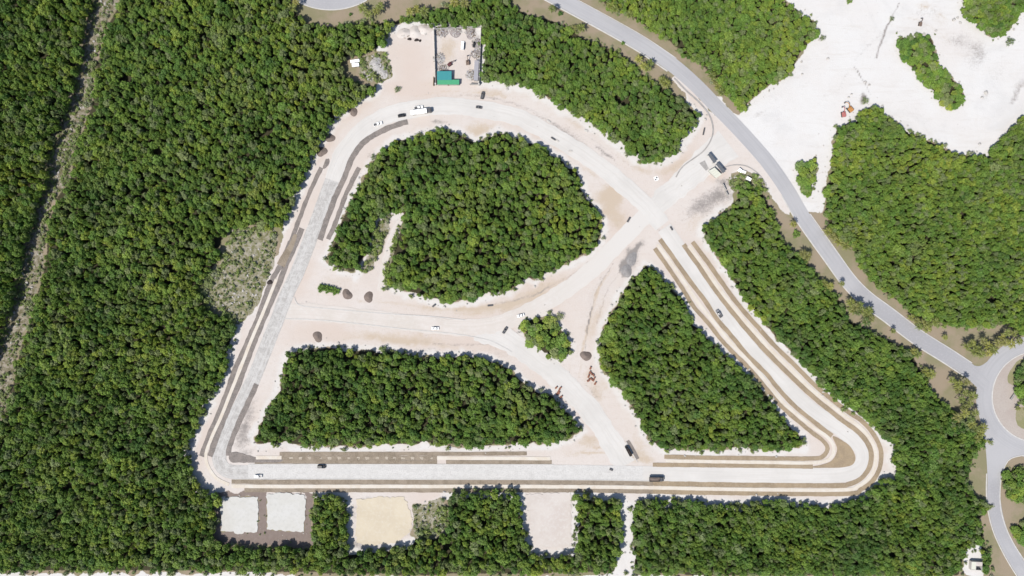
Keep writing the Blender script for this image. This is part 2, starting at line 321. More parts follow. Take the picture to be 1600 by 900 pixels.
LIME = [
 [(596, 78), (604, 50), (640, 36), (676, 44), (690, 45), (750, 42), (750, 128), (800, 131), (870, 163), (918, 190), (970, 225), (1005, 250), (1035, 254), (1060, 236), (1090, 196), (1096, 178), (1080, 160), (1050, 124), (1056, 118), (1090, 150), (1120, 180), (1160, 220), (1200, 263), (1226, 305), (1238, 335), (1222, 330), (1207, 312), (1195, 288), (1180, 272), (1165, 264), (1140, 272), (1150, 292), (1146, 312), (1132, 332), (1108, 341), (1090, 356), (1112, 400), (1140, 440), (1165, 477), (1203, 522), (1250, 570), (1303, 624), (1352, 657), (1382, 685), (1400, 702), (1388, 720), (1400, 743), (1372, 757), (1350, 777), (1312, 791), (1230, 787), (1160, 793), (1000, 787), (960, 780), (900, 774), (895, 868), (828, 868), (815, 774), (700, 774), (650, 790), (640, 850), (560, 862), (546, 862), (546, 785), (520, 776), (345, 777), (309, 767), (297, 735), (295, 700), (307, 665), (324, 633), (350, 588), (364, 540), (372, 512), (394, 488), (412, 452), (420, 425), (436, 390), (446, 362), (458, 322), (468, 297), (482, 262), (497, 230), (514, 200), (549, 165), (590, 146), (598, 130), (614, 118), (606, 92)],
 [(1215, -120), (1227, -5), (1253, 15), (1277, 30), (1287, 55), (1260, 80), (1243, 117), (1200, 140), (1172, 164), (1160, 178), (1150, 182), (1120, 150), (1108, 150), (1150, 190), (1200, 245), (1240, 302), (1262, 330), (1276, 336), (1284, 322), (1280, 300), (1293, 250), (1297, 220), (1298, 197), (1330, 188), (1345, 166), (1370, 156), (1390, 178), (1420, 198), (1465, 221), (1510, 237), (1543, 238), (1560, 218), (1580, 195), (1605, 175), (1720, 100), (1720, -20), (1605, 15), (1590, 35), (1580, 52), (1553, 66), (1537, 52), (1520, 35), (1503, 29), (1498, -5), (1498, -120)],
 [(964, 778), (985, 780), (986, 800), (985, 850), (992, 893), (1000, 1000), (950, 1000), (956, 893), (972, 860), (978, 820)],
 [(-120, 895), (200, 896), (440, 896), (470, 903), (900, 903), (950, 896), (1040, 900), (1200, 904), (1500, 904), (1560, 906), (1560, 930), (-120, 930)],
 [(1506, 900), (1505, 875), (1514, 860), (1528, 858), (1536, 868), (1535, 905)],
 [(590, 345), (614, 336), (630, 333), (625, 352), (616, 380), (606, 420), (602, 462), (560, 455), (560, 425), (578, 400), (585, 370)],
]
TRACK = TRACK_W + TRACK_E[::-1]
SCRUB = [[(360, 360), (380, 355), (430, 358), (432, 385), (425, 420), (412, 450), (393, 490), (375, 508), (327, 487), (312, 460), (322, 433), (345, 410)],
         [(560, 92), (602, 82), (612, 100), (612, 120), (600, 130), (575, 126), (560, 118)],
         [(645, 788), (690, 778), (702, 800), (698, 838), (650, 845)],
         [(1130, 280), (1165, 266), (1185, 275), (1200, 300), (1150, 300)],
         [(588, 346), (612, 334), (606, 362), (596, 392), (584, 420), (562, 434), (566, 410), (580, 395), (585, 370)], [(620, 356), (630, 334), (620, 380), (610, 415), (604, 452), (598, 455), (603, 410)]]
lime_r = np.zeros((CH, CW), bool)
for q in LIME: lime_r |= fill(q)
wood_r = np.zeros((CH, CW), bool)
for k in FR: wood_r |= FR[k]
for k in ('d_wood', 'trapezoid', 'triangle', 'island', 'quarry_island', 'sliver'): lime_r &= ~erode(FR[k], 3)
near = ~erode(~wood_r, 6); lime_r |= (~erode(~lime_r, 6)) & near & ~fill([(1090, 300), (1240, 300), (1560, 600), (1560, 900), (1400, 640)]) & ~fill([(-120, 872), (1720, 872), (1720, 1000), (-120, 1000)])
for k in ('d_wood', 'trapezoid', 'triangle', 'island', 'quarry_island', 'sliver'): lime_r &= ~erode(FR[k], 3)
track_r = fill(TRACK); scrub_r = np.zeros((CH, CW), bool)
for q in SCRUB: scrub_r |= fill(q)
soil_band = fill([(338, 770), (488, 768), (490, 855), (336, 850)]) & ~fill([(343, 778), (403, 776), (403, 832), (345, 832)]) & ~fill([(416, 771), (478, 772), (477, 831), (417, 829)])

# ---------------------------------------------------------------- ground
def build_ground():
    gx = np.arange(-346, 346.5, 1.0); gy = np.arange(-206, 206.5, 1.0)
    nx, ny = len(gx), len(gy)
    X, Y = np.meshgrid(gx, gy)
    px = X / S + 800; py = 450 - Y / S
    def wob(a, sc_, sd_):
        return px + (fbm(px * sc_, py * sc_, sd_) - .5) * a, py + (fbm(px * sc_, py * sc_, sd_ + 50) - .5) * a
    wx, wy = wob(14, .09, 3)
    def blur(a, k=1):
        a = a.astype(float)
        for _ in range(k):
            b = np.pad(a, 1, mode='edge'); a = (b[:-2, 1:-1] + b[2:, 1:-1] + b[1:-1, :-2] + b[1:-1, 2:] + 2 * b[1:-1, 1:-1]) / 6
        return a
    lime = blur(lookup(lime_r, wx, wy), 2)
    trk = blur(lookup(track_r, wx, wy), 2)
    scr = blur(lookup(scrub_r, wx, wy), 3)
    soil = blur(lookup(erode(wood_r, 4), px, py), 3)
    band = blur(lookup(soil_band, wx, wy), 1)
    tan = np.zeros_like(px); grey = np.zeros_like(px); pink = blur(lookup(fill(LIME[0]), wx, wy), 3) * (.38 + .85 * fbm(px * .012, py * .012, 71, 3)); stain = np.zeros_like(px)
    def blob(ch, x, y, rx, ry, rot, s):
        a = math.radians(rot); dx = wx - x; dy = wy - y
        u = dx * math.cos(a) + dy * math.sin(a); v = -dx * math.sin(a) + dy * math.cos(a)
        ch += s * np.exp(-((u / rx) ** 2 + (v / ry) ** 2) ** 1.4)
    def stroke(ch, pts, wd, s, warp=.3):
        d = np.full(px.shape, 1e9)
        sx = px + (wx - px) * warp; sy = py + (wy - py) * warp
        q = catmull(pts, 14)
        for a, b in zip(q[:-1], q[1:]):
            ex, ey = b.x - a.x, b.y - a.y; L = ex * ex + ey * ey + 1e-9
            t = np.clip(((sx - a.x) * ex + (sy - a.y) * ey) / L, 0, 1)
            d = np.minimum(d, np.hypot(sx - a.x - t * ex, sy - a.y - t * ey))
        ch += s * np.exp(-(d / wd) ** 2)
    for a in [(755, 205, 28, 13, 10, .9), (900, 190, 26, 10, 35, .7), (985, 250, 40, 8, 40, .6), (925, 265, 18, 9, 45, .6), (945, 320, 26, 24, 60, 1.0), (965, 345, 20, 14, 40, .8), (1085, 350, 14, 22, 30, .5), (960, 300, 20, 20, 45, .6), (1050, 255, 34, 10, -50, .45), (700, 150, 60, 6, 0, .3),
              (640, 530, 60, 9, 4, .75), (560, 522, 40, 8, 4, .4), (840, 455, 60, 10, -25, .85), (760, 484, 60, 10, -4, .8), (680, 482, 40, 6, 0, .5), (920, 690, 22, 12, 0, .9), (900, 710, 30, 7, 0, .5), (1000, 715, 30, 9, 20, .7), (945, 600, 14, 26, 30, .5),
              (930, 500, 8, 40, 20, .7), (925, 600, 12, 30, -20, .6), (530, 440, 30, 14, 10, .45), (1000, 700, 14, 26, -30, .6), (700, 75, 14, 22, 0, .9), (770, 145, 26, 8, 10, .6), (1240, 175, 40, 12, -30, .18), (1470, 30, 16, 14, 0, .35), (1445, 8, 16, 8, 0, .5), (1530, 190, 20, 8, -20, .3)]:
        blob(tan, *a)
    for a in [(985, 405, 16, 12, -50, .9), (978, 425, 9, 8, 0, 1.1), (995, 385, 18, 8, -30, .6), (1110, 310, 30, 18, -30, .62), (1085, 330, 28, 14, -30, .4), (1138, 305, 18, 14, 0, .6), (1130, 283, 14, 8, 0, .5), (688, 190, 16, 4, 0, .6), (885, 205, 40, 4, 32, .4), (945, 240, 24, 3, 42, .55),
              (930, 610, 10, 22, -25, .22), (905, 555, 14, 40, -15, .15), (785, 550, 30, 10, 20, .3), (1525, 85, 20, 26, 20, .5), (1495, 62, 20, 14, 0, .42), (1450, 20, 30, 14, 0, .3), (1360, 60, 20, 60, 20, .16), (1290, 150, 30, 10, -30, .22), (1430, 180, 40, 10, 30, .2), (1560, 110, 12, 40, 20, .25), (1330, 20, 30, 12, 0, .15), (1185, 178, 14, 4, -25, .5), (1540, 150, 9, 8, 0, .35), (1350, 152, 7, 10, 20, .8), (1210, 225, 12, 5, 0, .2), (1590, 140, 6, 24, 20, .35), (1230, 230, 22, 4, -30, .2), (1300, 45, 3, 50, -20, .1),
              (660, 548, 30, 5, 0, .5), (548, 246, 12, 6, -50, .6), (580, 240, 10, 5, -30, .5), (610, 400, 5, 40, 10, .5), (378, 680, 16, 24, 20, .75), (392, 640, 9, 26, 20, .6), (385, 712, 14, 8, 0, .6), (700, 45, 24, 5, 0, .8), (745, 70, 6, 26, 0, .7), (690, 95, 8, 18, 0, .6), (735, 115, 10, 12, 0, .5),
              (560, 850, 18, 7, -10, .55), (530, 790, 8, 20, 0, .5), (552, 800, 6, 14, 0, .5), (600, 856, 40, 5, 0, .6), (640, 830, 10, 16, 30, .4), (570, 780, 16, 6, 0, .45), (855, 868, 40, 5, 0, .7), (820, 820, 4, 40, 0, .4), (355, 780, 12, 6, 0, .3), (640, 55, 24, 8, 0, .3), (655, 42, 20, 6, 0, .4)]:
        blob(grey, *a)
    for a in [(560, 165, 40, 14, -35, .6), (640, 140, 50, 14, 0, .4), (505, 235, 12, 40, 35, .7), (1060, 260, 40, 20, -50, .45), (470, 430, 16, 40, 20, .5), (500, 520, 60, 20, 0, .5), (700, 535, 120, 14, 5, .4), (860, 600, 60, 30, 30, .15), (1030, 250, 60, 20, 40, .5), (860, 215, 80, 16, 32, .35), (640, 98, 40, 40, 0, .5), (320, 700, 20, 60, 25, .4), (1300, 690, 60, 10, 40, .5), (960, 350, 40, 40, 0, .25), (1120, 270, 20, 12, 0, .5), (870, 450, 120, 30, -30, .35), (1500, 60, 40, 30, 0, .2)]:
        blob(pink, *a)
    # wheel marks and graded seams
    for pts, wd, s in [([(680, 150), (760, 152), (840, 175), (920, 215), (990, 262)], 1.6, .35), ([(690, 158), (770, 160), (850, 185), (930, 228), (1000, 285)], 1.2, .25), ([(560, 200), (620, 165), (680, 152)], 1.5, .25),
                       ([(880, 410), (930, 380), (975, 340), (1010, 300)], 2.0, .3), ([(900, 420), (950, 390), (1000, 345)], 1.5, .25), ([(760, 478), (830, 462), (900, 425), (950, 385)], 2.2, .45), ([(780, 490), (850, 470), (920, 430)], 1.4, .3),
                       ([(960, 410), (935, 450), (920, 500), (913, 560)], 1.3, .6), ([(1000, 380), (970, 420)], 4, .5), ([(790, 535), (850, 560), (900, 600), (940, 650), (970, 700)], 1.2, .3), ([(925, 480), (915, 520)], 1.4, .5),
                       ([(1250, 100), (1300, 120), (1340, 110)], 1.6, .1), ([(1200, 160), (1300, 120), (1400, 150), (1480, 200), (1560, 190)], 3, .12), ([(1300, 180), (1330, 100), (1400, 30), (1420, -20)], 3, .2), ([(1335, 105), (1352, 130), (1362, 148)], 1.2, .7), ([(1405, 5), (1392, 30), (1378, 60), (1370, 90)], 1.8, .8), ([(1580, 160), (1600, 130), (1620, 90)], 4, .35)]:
        stroke(grey, pts, wd, s)
    for pts, wd, s in [([(560, 470), (620, 474), (700, 482), (770, 480), (840, 465), (900, 440)], 3, .5), ([(470, 540), (560, 528), (640, 534), (720, 545)], 4, .35), ([(770, 195), (830, 195), (900, 225), (960, 270), (1000, 300)], 5, .3), ([(1000, 265), (1040, 270), (1080, 240)], 4, .4)]:
        stroke(tan, pts, wd, s)
    rr_ = random.Random(5)
    def offs(pts, d):
        q = catmull(pts, 14); o_ = []
        for i_, a in enumerate(q):
            t_ = (q[min(i_ + 1, len(q) - 1)] - q[max(i_ - 1, 0)]).normalized(); o_.append((a.x + t_.y * d, a.y - t_.x * d))
        return o_
    for base, wd_, cnt, st_ in (([(560, 215), (600, 178), (650, 160), (720, 152), (800, 168), (870, 205), (940, 255), (1000, 310)], 26, 12, .3), ([(460, 490), (600, 505), (740, 515), (830, 485), (920, 425), (1000, 345)], 26, 12, .3), ([(1000, 345), (1040, 308), (1080, 270), (1140, 220)], 26, 9, .35), ([(760, 512), (830, 555), (900, 610), (950, 680), (980, 725)], 22, 10, .3),
                            ([(970, 400), (935, 450), (915, 520), (900, 600)], 18, 7, .4), ([(1000, 330), (1030, 350), (1060, 390)], 22, 7, .35), ([(1150, 190), (1230, 140), (1310, 90), (1400, 10)], 40, 9, .22), ([(1180, 220), (1300, 150), (1400, 150), (1480, 205), (1570, 190)], 30, 9, .22), ([(1360, 60), (1420, 20), (1500, 70), (1540, 130)], 20, 6, .25), ([(900, 700), (960, 700), (1000, 720)], 14, 5, .4)):
        for k_ in range(cnt):
            q = offs(base, rr_.uniform(-wd_, wd_)); a_ = rr_.randrange(0, max(1, len(q) // 2)); b_ = rr_.randrange(min(len(q) - 1, a_ + 3), len(q))
            q = q[a_:b_ + 1]
            if len(q) > 2: stroke(rr_.choice((grey, tan, tan)), q[::2] if len(q) > 5 else q, rr_.uniform(1.0, 2.6), st_ * rr_.uniform(.5, 1.3), .5)
    fr_ = blur(lookup(~erode(~wood_r, 7), wx, wy), 2) * lime
    pink *= 1 - .85 * fr_; tan *= 1 - .7 * fr_
    n1 = fbm(px * .06, py * .06, 91)
    grey *= .55 + .9 * n1; tan *= .5 + fbm(px * .05, py * .05, 77)
    verts = np.zeros((ny * nx + 4, 3)); verts[:-4, 0] = X.ravel(); verts[:-4, 1] = Y.ravel()
    verts[:-4, 2] = ((fbm(X * .25, Y * .25, 5) - .5) * .10).ravel()
    ed = (np.abs(X) > 345.5) | (np.abs(Y) > 205.5)
    verts[:-4, 2][ed.ravel()] = 0
    R = 4000.0
    verts[-4:] = [(-R, -R, 0), (R, -R, 0), (R, R, 0), (-R, R, 0)]
    i = np.arange((ny - 1) * (nx - 1)); r = i // (nx - 1); c = i % (nx - 1); a = r * nx + c
    quads = np.stack([a, a + 1, a + nx + 1, a + nx], 1)
    nb = ny * nx; c00, c10, c11, c01 = 0, nx - 1, ny * nx - 1, (ny - 1) * nx
    extra = np.array([(nb, nb + 1, c10, c00), (nb + 1, nb + 2, c11, c10), (nb + 2, nb + 3, c01, c11), (nb + 3, nb, c00, c01)])
    quads = np.vstack([quads, extra])
    me = bpy.data.meshes.new('ground')
    me.vertices.add(len(verts)); me.vertices.foreach_set('co', verts.ravel())
    me.loops.add(quads.size); me.loops.foreach_set('vertex_index', quads.ravel().astype(np.int32))
    me.polygons.add(len(quads)); me.polygons.foreach_set('loop_start', np.arange(0, quads.size, 4, dtype=np.int32))
    me.update(calc_edges=True)
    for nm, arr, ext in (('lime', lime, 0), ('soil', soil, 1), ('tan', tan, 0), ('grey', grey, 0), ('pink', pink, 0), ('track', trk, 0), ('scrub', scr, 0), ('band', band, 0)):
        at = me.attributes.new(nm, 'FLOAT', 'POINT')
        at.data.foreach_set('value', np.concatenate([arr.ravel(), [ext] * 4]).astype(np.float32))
    m, t, b = newmat('ground_earth'); p = pos(t)
    def A(n):
        x = N(t, 'ShaderNodeAttribute'); x.attribute_name = n; return x.outputs['Fac']
    ne = math_(t, 'SUBTRACT', noise(t, p, .55, 6, .7), .5)
    nf = math_(t, 'SUBTRACT', noise(t, p, 1.6, 4, .7), .5)
    jit = math_(t, 'ADD', math_(t, 'MULTIPLY', ne, .9), math_(t, 'MULTIPLY', nf, .5))
    # dry verge grass
    c = mixc(t, ramp(t, noise(t, p, .06, 4, .6), .4, .62), (.375, .305, .22), (.285, .265, .155))
    c = mixc(t, math_(t, 'MULTIPLY', ramp(t, noise(t, p, .9, 5, .7), .5, .7), .4), c, (.36, .30, .22))
    # forest floor
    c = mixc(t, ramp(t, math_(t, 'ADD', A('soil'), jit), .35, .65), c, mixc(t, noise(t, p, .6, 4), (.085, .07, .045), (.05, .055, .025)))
    # overgrown cutting: pale stones among brush
    tk = mixc(t, ramp(t, noise(t, p, .30, 5, .75), .40, .62), (.17, .155, .085), mixc(t, noise(t, p, 1.2, 3), (.33, .285, .22), (.50, .45, .38)))
    c = mixc(t, ramp(t, math_(t, 'ADD', A('track'), jit), .35, .65), c, tk)
    skc = mixc(t, ramp(t, noise(t, p, .35, 6, .8), .42, .6), (.20, .195, .09), (.44, .405, .33))
    # limestone
    l = mixc(t, ramp(t, noise(t, p, .035, 5, .6), .38, .64), (.81, .795, .775), (.79, .762, .735))
    ptn = math_(t, 'ADD', math_(t, 'MULTIPLY', A('pink'), 1.3), .22, True)
    l = mixc(t, math_(t, 'MULTIPLY', math_(t, 'MULTIPLY', ramp(t, noise(t, p, .4, 6, .72), .46, .70), .62), ptn), l, (.66, .605, .55))
    mp_ = N(t, 'ShaderNodeMapping'); t.links.new(p, mp_.inputs[0]); mp_.inputs['Rotation'].default_value = (0, 0, .5); mp_.inputs['Scale'].default_value = (.03, .22, 1)
    l = mixc(t, math_(t, 'MULTIPLY', ramp(t, noise(t, mp_.outputs[0], 1.0, 6, .7, 1.2), .5, .74), .4), l, (.64, .58, .525))
    l = mixc(t, math_(t, 'MULTIPLY', ramp(t, noise(t, p, .028, 6, .68, .8), .50, .70), .45), l, (.655, .64, .63))
    l = mixc(t, math_(t, 'MULTIPLY', A('pink'), .8, True), l, (.705, .605, .535))
    l = mixc(t, ramp(t, math_(t, 'ADD', A('tan'), math_(t, 'MULTIPLY', jit, 1.0)), .12, 1.15), l, (.625, .52, .41))
    l = mixc(t, ramp(t, math_(t, 'ADD', A('grey'), math_(t, 'MULTIPLY', jit, 1.25)), .16, 1.05), l, (.33, .30, .28))
    l = mixc(t, math_(t, 'MULTIPLY', ramp(t, noise(t, p, 1.1, 2, .5), .70, .76), .55), l, (.34, .31, .28))
    c = mixc(t, ramp(t, math_(t, 'ADD', A('lime'), jit), .42, .58), c, l)
    c = mixc(t, ramp(t, math_(t, 'ADD', A('scrub'), jit), .40, .62), c, skc)
    c = mixc(t, ramp(t, math_(t, 'ADD', A('band'), jit), .38, .60), c, mixc(t, noise(t, p, .5, 4), (.22, .17, .145), (.34, .28, .25)))
    c = mixc(t, 1.0, c, (KM, KM, KM), 'MULTIPLY')
    t.links.new(c, b.inputs['Base Color']); b.inputs['Roughness'].default_value = .95; b.inputs['Specular IOR Level'].default_value = .1
    bump(t, b, noise(t, p, 1.3, 7, .7), .35, .4)
    o = link('ground', me, None, [m]); tag(o, kind='structure')
build_ground()

# ---------------------------------------------------------------- roads, beds, pavements
def ribbon(name, pts, width, z, mat, jit=0.0, step=5, thick=.0, kind='structure', closed=False, seed=1, off=0.0, taper=False):
    q = catmull(pts, step, closed); n = len(q); L = []; Rr = []; V = []; F = []; UV = []; u = 0
    for i, a in enumerate(q):
        b0 = q[i - 1] if (i or closed) else q[0]; b1 = q[(i + 1) % n] if (i < n - 1 or closed) else q[-1]
        d = (b1 - b0).normalized(); nr = Vector((d.y, -d.x))
        if i: u += (a - q[i - 1]).length * S
        wd = width if not isinstance(width, (list, tuple)) else width[0] + (width[1] - width[0]) * i / (n - 1)
        j1 = (float(fbm(np.array([i * .55]), np.array([3.3 + seed]), seed)[0]) - .5) * jit * 2
        j2 = (float(fbm(np.array([i * .55]), np.array([9.3 + seed]), seed + 7)[0]) - .5) * jit * 2
        e = []
        for k in (0, .25, .5, .75, 1):
            o_ = off + wd * (k - .5) + (j1 * (1 - k) + j2 * k)
            w_ = P(a.x + nr.x * o_, a.y + nr.y * o_); e.append((w_.x, w_.y, z)); UV.append((u, k * wd * S))
        if thick > 0:
            V.append((e[0][0], e[0][1], z - thick)); V += e; V.append((e[4][0], e[4][1], z - thick))
            UV[-5:] = [UV[-5]] + UV[-5:] + [UV[-1]]
        else: V += e
    m_ = 7 if thick > 0 else 5
    for i in range(n if closed else n - 1):
        for k in range(m_ - 1):
            a = i * m_ + k; b = ((i + 1) % n) * m_ + k; F.append((a, b, b + 1, a + 1))
    if thick > 0 and not closed: F += [tuple(range(m_)), tuple(range((n - 1) * m_ + m_ - 1, (n - 1) * m_ - 1, -1))]
    me = bpy.data.meshes.new(name); me.from_pydata(V, [], F); me.update()
    uvl = me.uv_layers.new(name='UVMap')
    idx = np.zeros(len(me.loops), np.int32); me.loops.foreach_get('vertex_index', idx)
    uvl.data.foreach_set('uv', np.array(UV)[idx].ravel())
    bm = bmesh.new(); bm.from_mesh(me); bmesh.ops.recalc_face_normals(bm, faces=bm.faces)
    if sum(f.normal.z for f in bm.faces) < 0: bmesh.ops.reverse_faces(bm, faces=bm.faces)
    bm.to_mesh(me); bm.free()
    o = link(name, me, None, [mat])
    if kind: o['kind'] = kind
    return o
def patch(name, pts, z, mat, jit=0.0, smooth=True, step=2.5, thick=.05, seed=3):
    q = catmull(pts, step, True) if smooth else [Vector(a) for a in pts]
    if not smooth and jit:
        qq = []
        for i, a in enumerate(q):
            b = q[(i + 1) % len(q)]; m_ = max(1, int((b - a).length / step))
            qq += [a.lerp(b, k / m_) for k in range(m_)]
        q = qq
    pts2 = []
    for a in q:
        jx = (float(fbm(np.array([a.x * .22]), np.array([a.y * .22]), seed)[0]) - .5) * jit * 2
        jy = (float(fbm(np.array([a.x * .22]), np.array([a.y * .22]), seed + 9)[0]) - .5) * jit * 2
        pts2.append(P(a.x + jx, a.y + jy))
    top = [Vector((a.x, a.y, z)) for a in pts2]; bot = [Vector((a.x, a.y, z - thick)) for a in pts2]; n = len(top)
    F = [tuple(t) for t in tessellate_polygon([top])] + [(i, (i + 1) % n, n + (i + 1) % n, n + i) for i in range(n)]
    me = bpy.data.meshes.new(name); me.from_pydata([tuple(a) for a in top + bot], [], F); me.update()
    bm = bmesh.new(); bm.from_mesh(me); bmesh.ops.recalc_face_normals(bm, faces=bm.faces)
    if sum(f.normal.z * f.calc_area() for f in bm.faces) < 0: bmesh.ops.reverse_faces(bm, faces=bm.faces)
    bm.to_mesh(me); bm.free()
    uvl = me.uv_layers.new(name='UVMap')
    o = link(name, me, None, [mat]); o['kind'] = 'structure'
    return o

# ring road in construction
WEST = [(527, 262), (513, 297), (500, 333), (481, 383), (464, 427), (447, 463), (433, 500), (417, 540), (400, 583), (384, 617), (368, 650), (352, 687), (343, 710), (344, 724), (352, 734), (368, 738), (400, 737)]
ribbon('ring_road_west', WEST, 22, .100, M['gravel'], .6, thick=.1)
ribbon('ring_road_south', [(388, 737), (500, 736.5), (700, 737), (900, 738), (1020, 740)], 23, .110, M['gravel_light'], .4, thick=.1)
EASTLEG = [(1005, 740), (1100, 742), (1200, 743), (1290, 743), (1325, 739), (1345, 727), (1349, 711), (1340, 693), (1310, 668), (1267, 640), (1220, 597), (1183, 558), (1144, 511), (1120, 474), (1092, 432), (1060, 388), (1038, 356)]
ribbon('ring_road_east', EASTLEG, 24, .120, M['caliche'], .3, thick=.1)
NORTH = [(520, 282), (527, 262), (541, 233), (567, 203), (600, 183), (633, 173), (683, 166), (733, 168), (800, 180), (835, 196), (883, 223), (933, 256), (975, 290), (1010, 322), (1035, 352)]
ribbon('ring_road_north', NORTH, 27, .130, M['caliche'], 2.4, thick=.1)
ribbon('gate_road', [(1010, 338), (1040, 308), (1070, 281), (1105, 250), (1138, 224)], [26, 50], .065, M['caliche'], 5.0, thick=.06)
ribbon('link_road', [(446, 486), (500, 489), (560, 495), (620, 502), (690, 510), (740, 511), (790, 502), (850, 474), (910, 434), (960, 386), (1005, 340), (1028, 322)], 26, .090, M['caliche_pink'], 2.6, thick=.07)
ribbon('south_link_road', [(745, 515), (790, 530), (830, 556), (872, 590), (915, 634), (952, 684), (978, 727)], 34, .080, M['caliche'], 4.5, thick=.06)
ribbon('inner_track', [(626, 345), (612, 372), (602, 410), (594, 455)], [9, 10], .06, M['caliche_pink'], 2.0, thick=.05)
# beds and pavements between them
def bed(pts, wd, mat='bed', z=.14, jit=.7): return ribbon('planting_strip', pts, wd, z, M[mat], jit * (1.9 if mat == 'bed_grey' else 1), step=4, thick=.14, seed=random.randint(1, 999))
def walk(pts, wd, z=.17, mat='sidewalk'): return ribbon('sidewalk', pts, wd, z, M[mat], .25, step=6, thick=.17, seed=random.randint(1, 999))
bed([(502, 262), (490, 287), (483, 303), (472, 330), (454, 378)], 6.5, 'bed_grey')
bed([(454, 378), (440, 410), (423, 443), (403, 497), (384, 540), (367, 577), (357, 607), (340, 650), (327, 680), (315, 713)], 8, 'bed_grey')
bed([(512, 249), (507, 262)], 6, 'bed_grey')
bed([(472, 357), (458, 390), (447, 413), (436, 443), (417, 487), (400, 527), (384, 570), (370, 607), (353, 647), (337, 687), (328, 713)], 8.5, 'bed_grey')
bed([(462, 366), (455, 384), (445, 402), (439, 415)], [6, 13], 'bed', .15, 1.6)
walk([(432, 436), (410, 491), (392, 533), (376, 575), (363, 607), (346, 650), (331, 683), (322, 709), (325, 728), (338, 747), (358, 757)], 5)
bed([(637, 190), (620, 195), (600, 203), (580, 214), (566, 225), (550, 247), (537, 280), (526, 303), (513, 337), (500, 375)], 8.5, 'bed_grey')
bed([(561, 262), (552, 280), (540, 305), (527, 340), (513, 374)], 7, 'bed_grey')
bed([(401, 600), (385, 635), (372, 663), (359, 697), (357, 712)], 8, 'bed_grey')
patch('planting_bed', [(358, 714), (366, 706), (400, 714), (437, 715), (437, 722), (380, 723), (362, 722)], .145, M['bed_grey'], 1.5, thick=.14)
bed([(437, 709.5), (500, 709), (600, 709), (700, 709), (823, 708.5)], 6, 'bed')
bed([(398, 721.5), (500, 721.5), (600, 722), (683, 722)], 6, 'bed')
bed([(697, 722), (780, 722), (862, 722)], 6, 'bed')
walk([(400, 715), (440, 715)], 5.5); walk([(683, 715.5), (780, 716), (860, 716.5)], 5.5)
for i, x in enumerate((452, 466, 480, 497, 512, 527, 541, 556, 571, 586, 600, 613, 627, 641, 655, 670)):
    ribbon('sidewalk', [(x + (i * 5) % 4, 716 + (i % 3 - 1) * .5), (x + 3, 715.6), (x + 6 + (i * 7) % 7, 716)], [3.0 + i % 3, 2.4 + (i * 5) % 3], .16, M['walk_dusty'], 1.0, step=1.5, thick=.17, seed=i)
ribbon('planting_strip', [(437, 715.4), (560, 715.4), (683, 715.6)], 6.4, .12, M['bed'], .2, thick=.12)
# south side
B1 = [(362, 752), (420, 753), (500, 753), (700, 753), (900, 753.5), (1020, 755), (1150, 757.5), (1300, 758.5), (1325, 757), (1346, 747), (1359, 728), (1360, 703), (1344, 678), (1311, 653), (1267, 617), (1230, 582), (1200, 552), (1178, 528), (1150, 495), (1120, 456), (1090, 413), (1068, 382)]
bed(B1[:6], 7.5); bed(B1[5:], 7.5, 'bed_warm')
W1_ = [(362, 759.5), (420, 760), (500, 760), (700, 760), (900, 760.5), (1020, 762), (1150, 764.5), (1310, 765.5), (1340, 760), (1360, 744), (1368, 722), (1366, 698), (1348, 672), (1314, 645), (1267, 608), (1235, 576), (1205, 547), (1180, 520), (1152, 487), (1122, 449), (1097, 412), (1076, 384)]
walk(W1_, 5.6)
B2 = [(382, 765.5), (500, 765.5), (700, 766), (900, 766), (1020, 768), (1150, 770.5), (1320, 771.5), (1346, 764), (1366, 748), (1376, 724), (1374, 696), (1352, 663), (1316, 637), (1273, 602), (1240, 569), (1210, 540), (1184, 511), (1154, 477), (1127, 440), (1103, 406), (1082, 378)]
bed(B2[:5], 7); bed(B2[4:], 7, 'bed_warm')
# inner side of the east leg
I1 = [(1031, 374), (1053, 404), (1077, 438), (1100, 468), (1120, 498), (1143, 525), (1167, 554), (1197, 584), (1215, 606), (1240, 633), (1273, 660), (1300, 681)]
bed(I1, 7, 'bed_warm')
IW = [(1027, 382), (1050, 413), (1072, 445), (1091, 473), (1115, 503), (1138, 531), (1167, 562), (1199, 598), (1220, 625), (1237, 641), (1270, 667), (1294, 684), (1303, 700), (1296, 717), (1270, 723), (1200, 722.5), (1100, 721), (1040, 720)]
walk(IW, 5.2)
I2 = [(1023, 388), (1046, 421), (1067, 452), (1083, 478), (1109, 508), (1133, 538), (1166, 571), (1198, 608), (1215, 629), (1233, 646), (1265, 673), (1285, 688), (1293, 701), (1284, 714), (1262, 716.5), (1200, 716), (1100, 715), (1038, 713.5)]
bed(I2, 6.5, 'bed_warm')
bed([(1020, 726), (1100, 727), (1200, 728), (1270, 729)], 6.5, 'bed_warm')
patch('planting_bed', [(1301, 682), (1314, 687), (1328, 697), (1336, 713), (1333, 725), (1318, 730), (1290, 731), (1265, 730), (1284, 726), (1300, 719), (1308, 702)], .150, M['bed_tan'], .3, thick=.14)
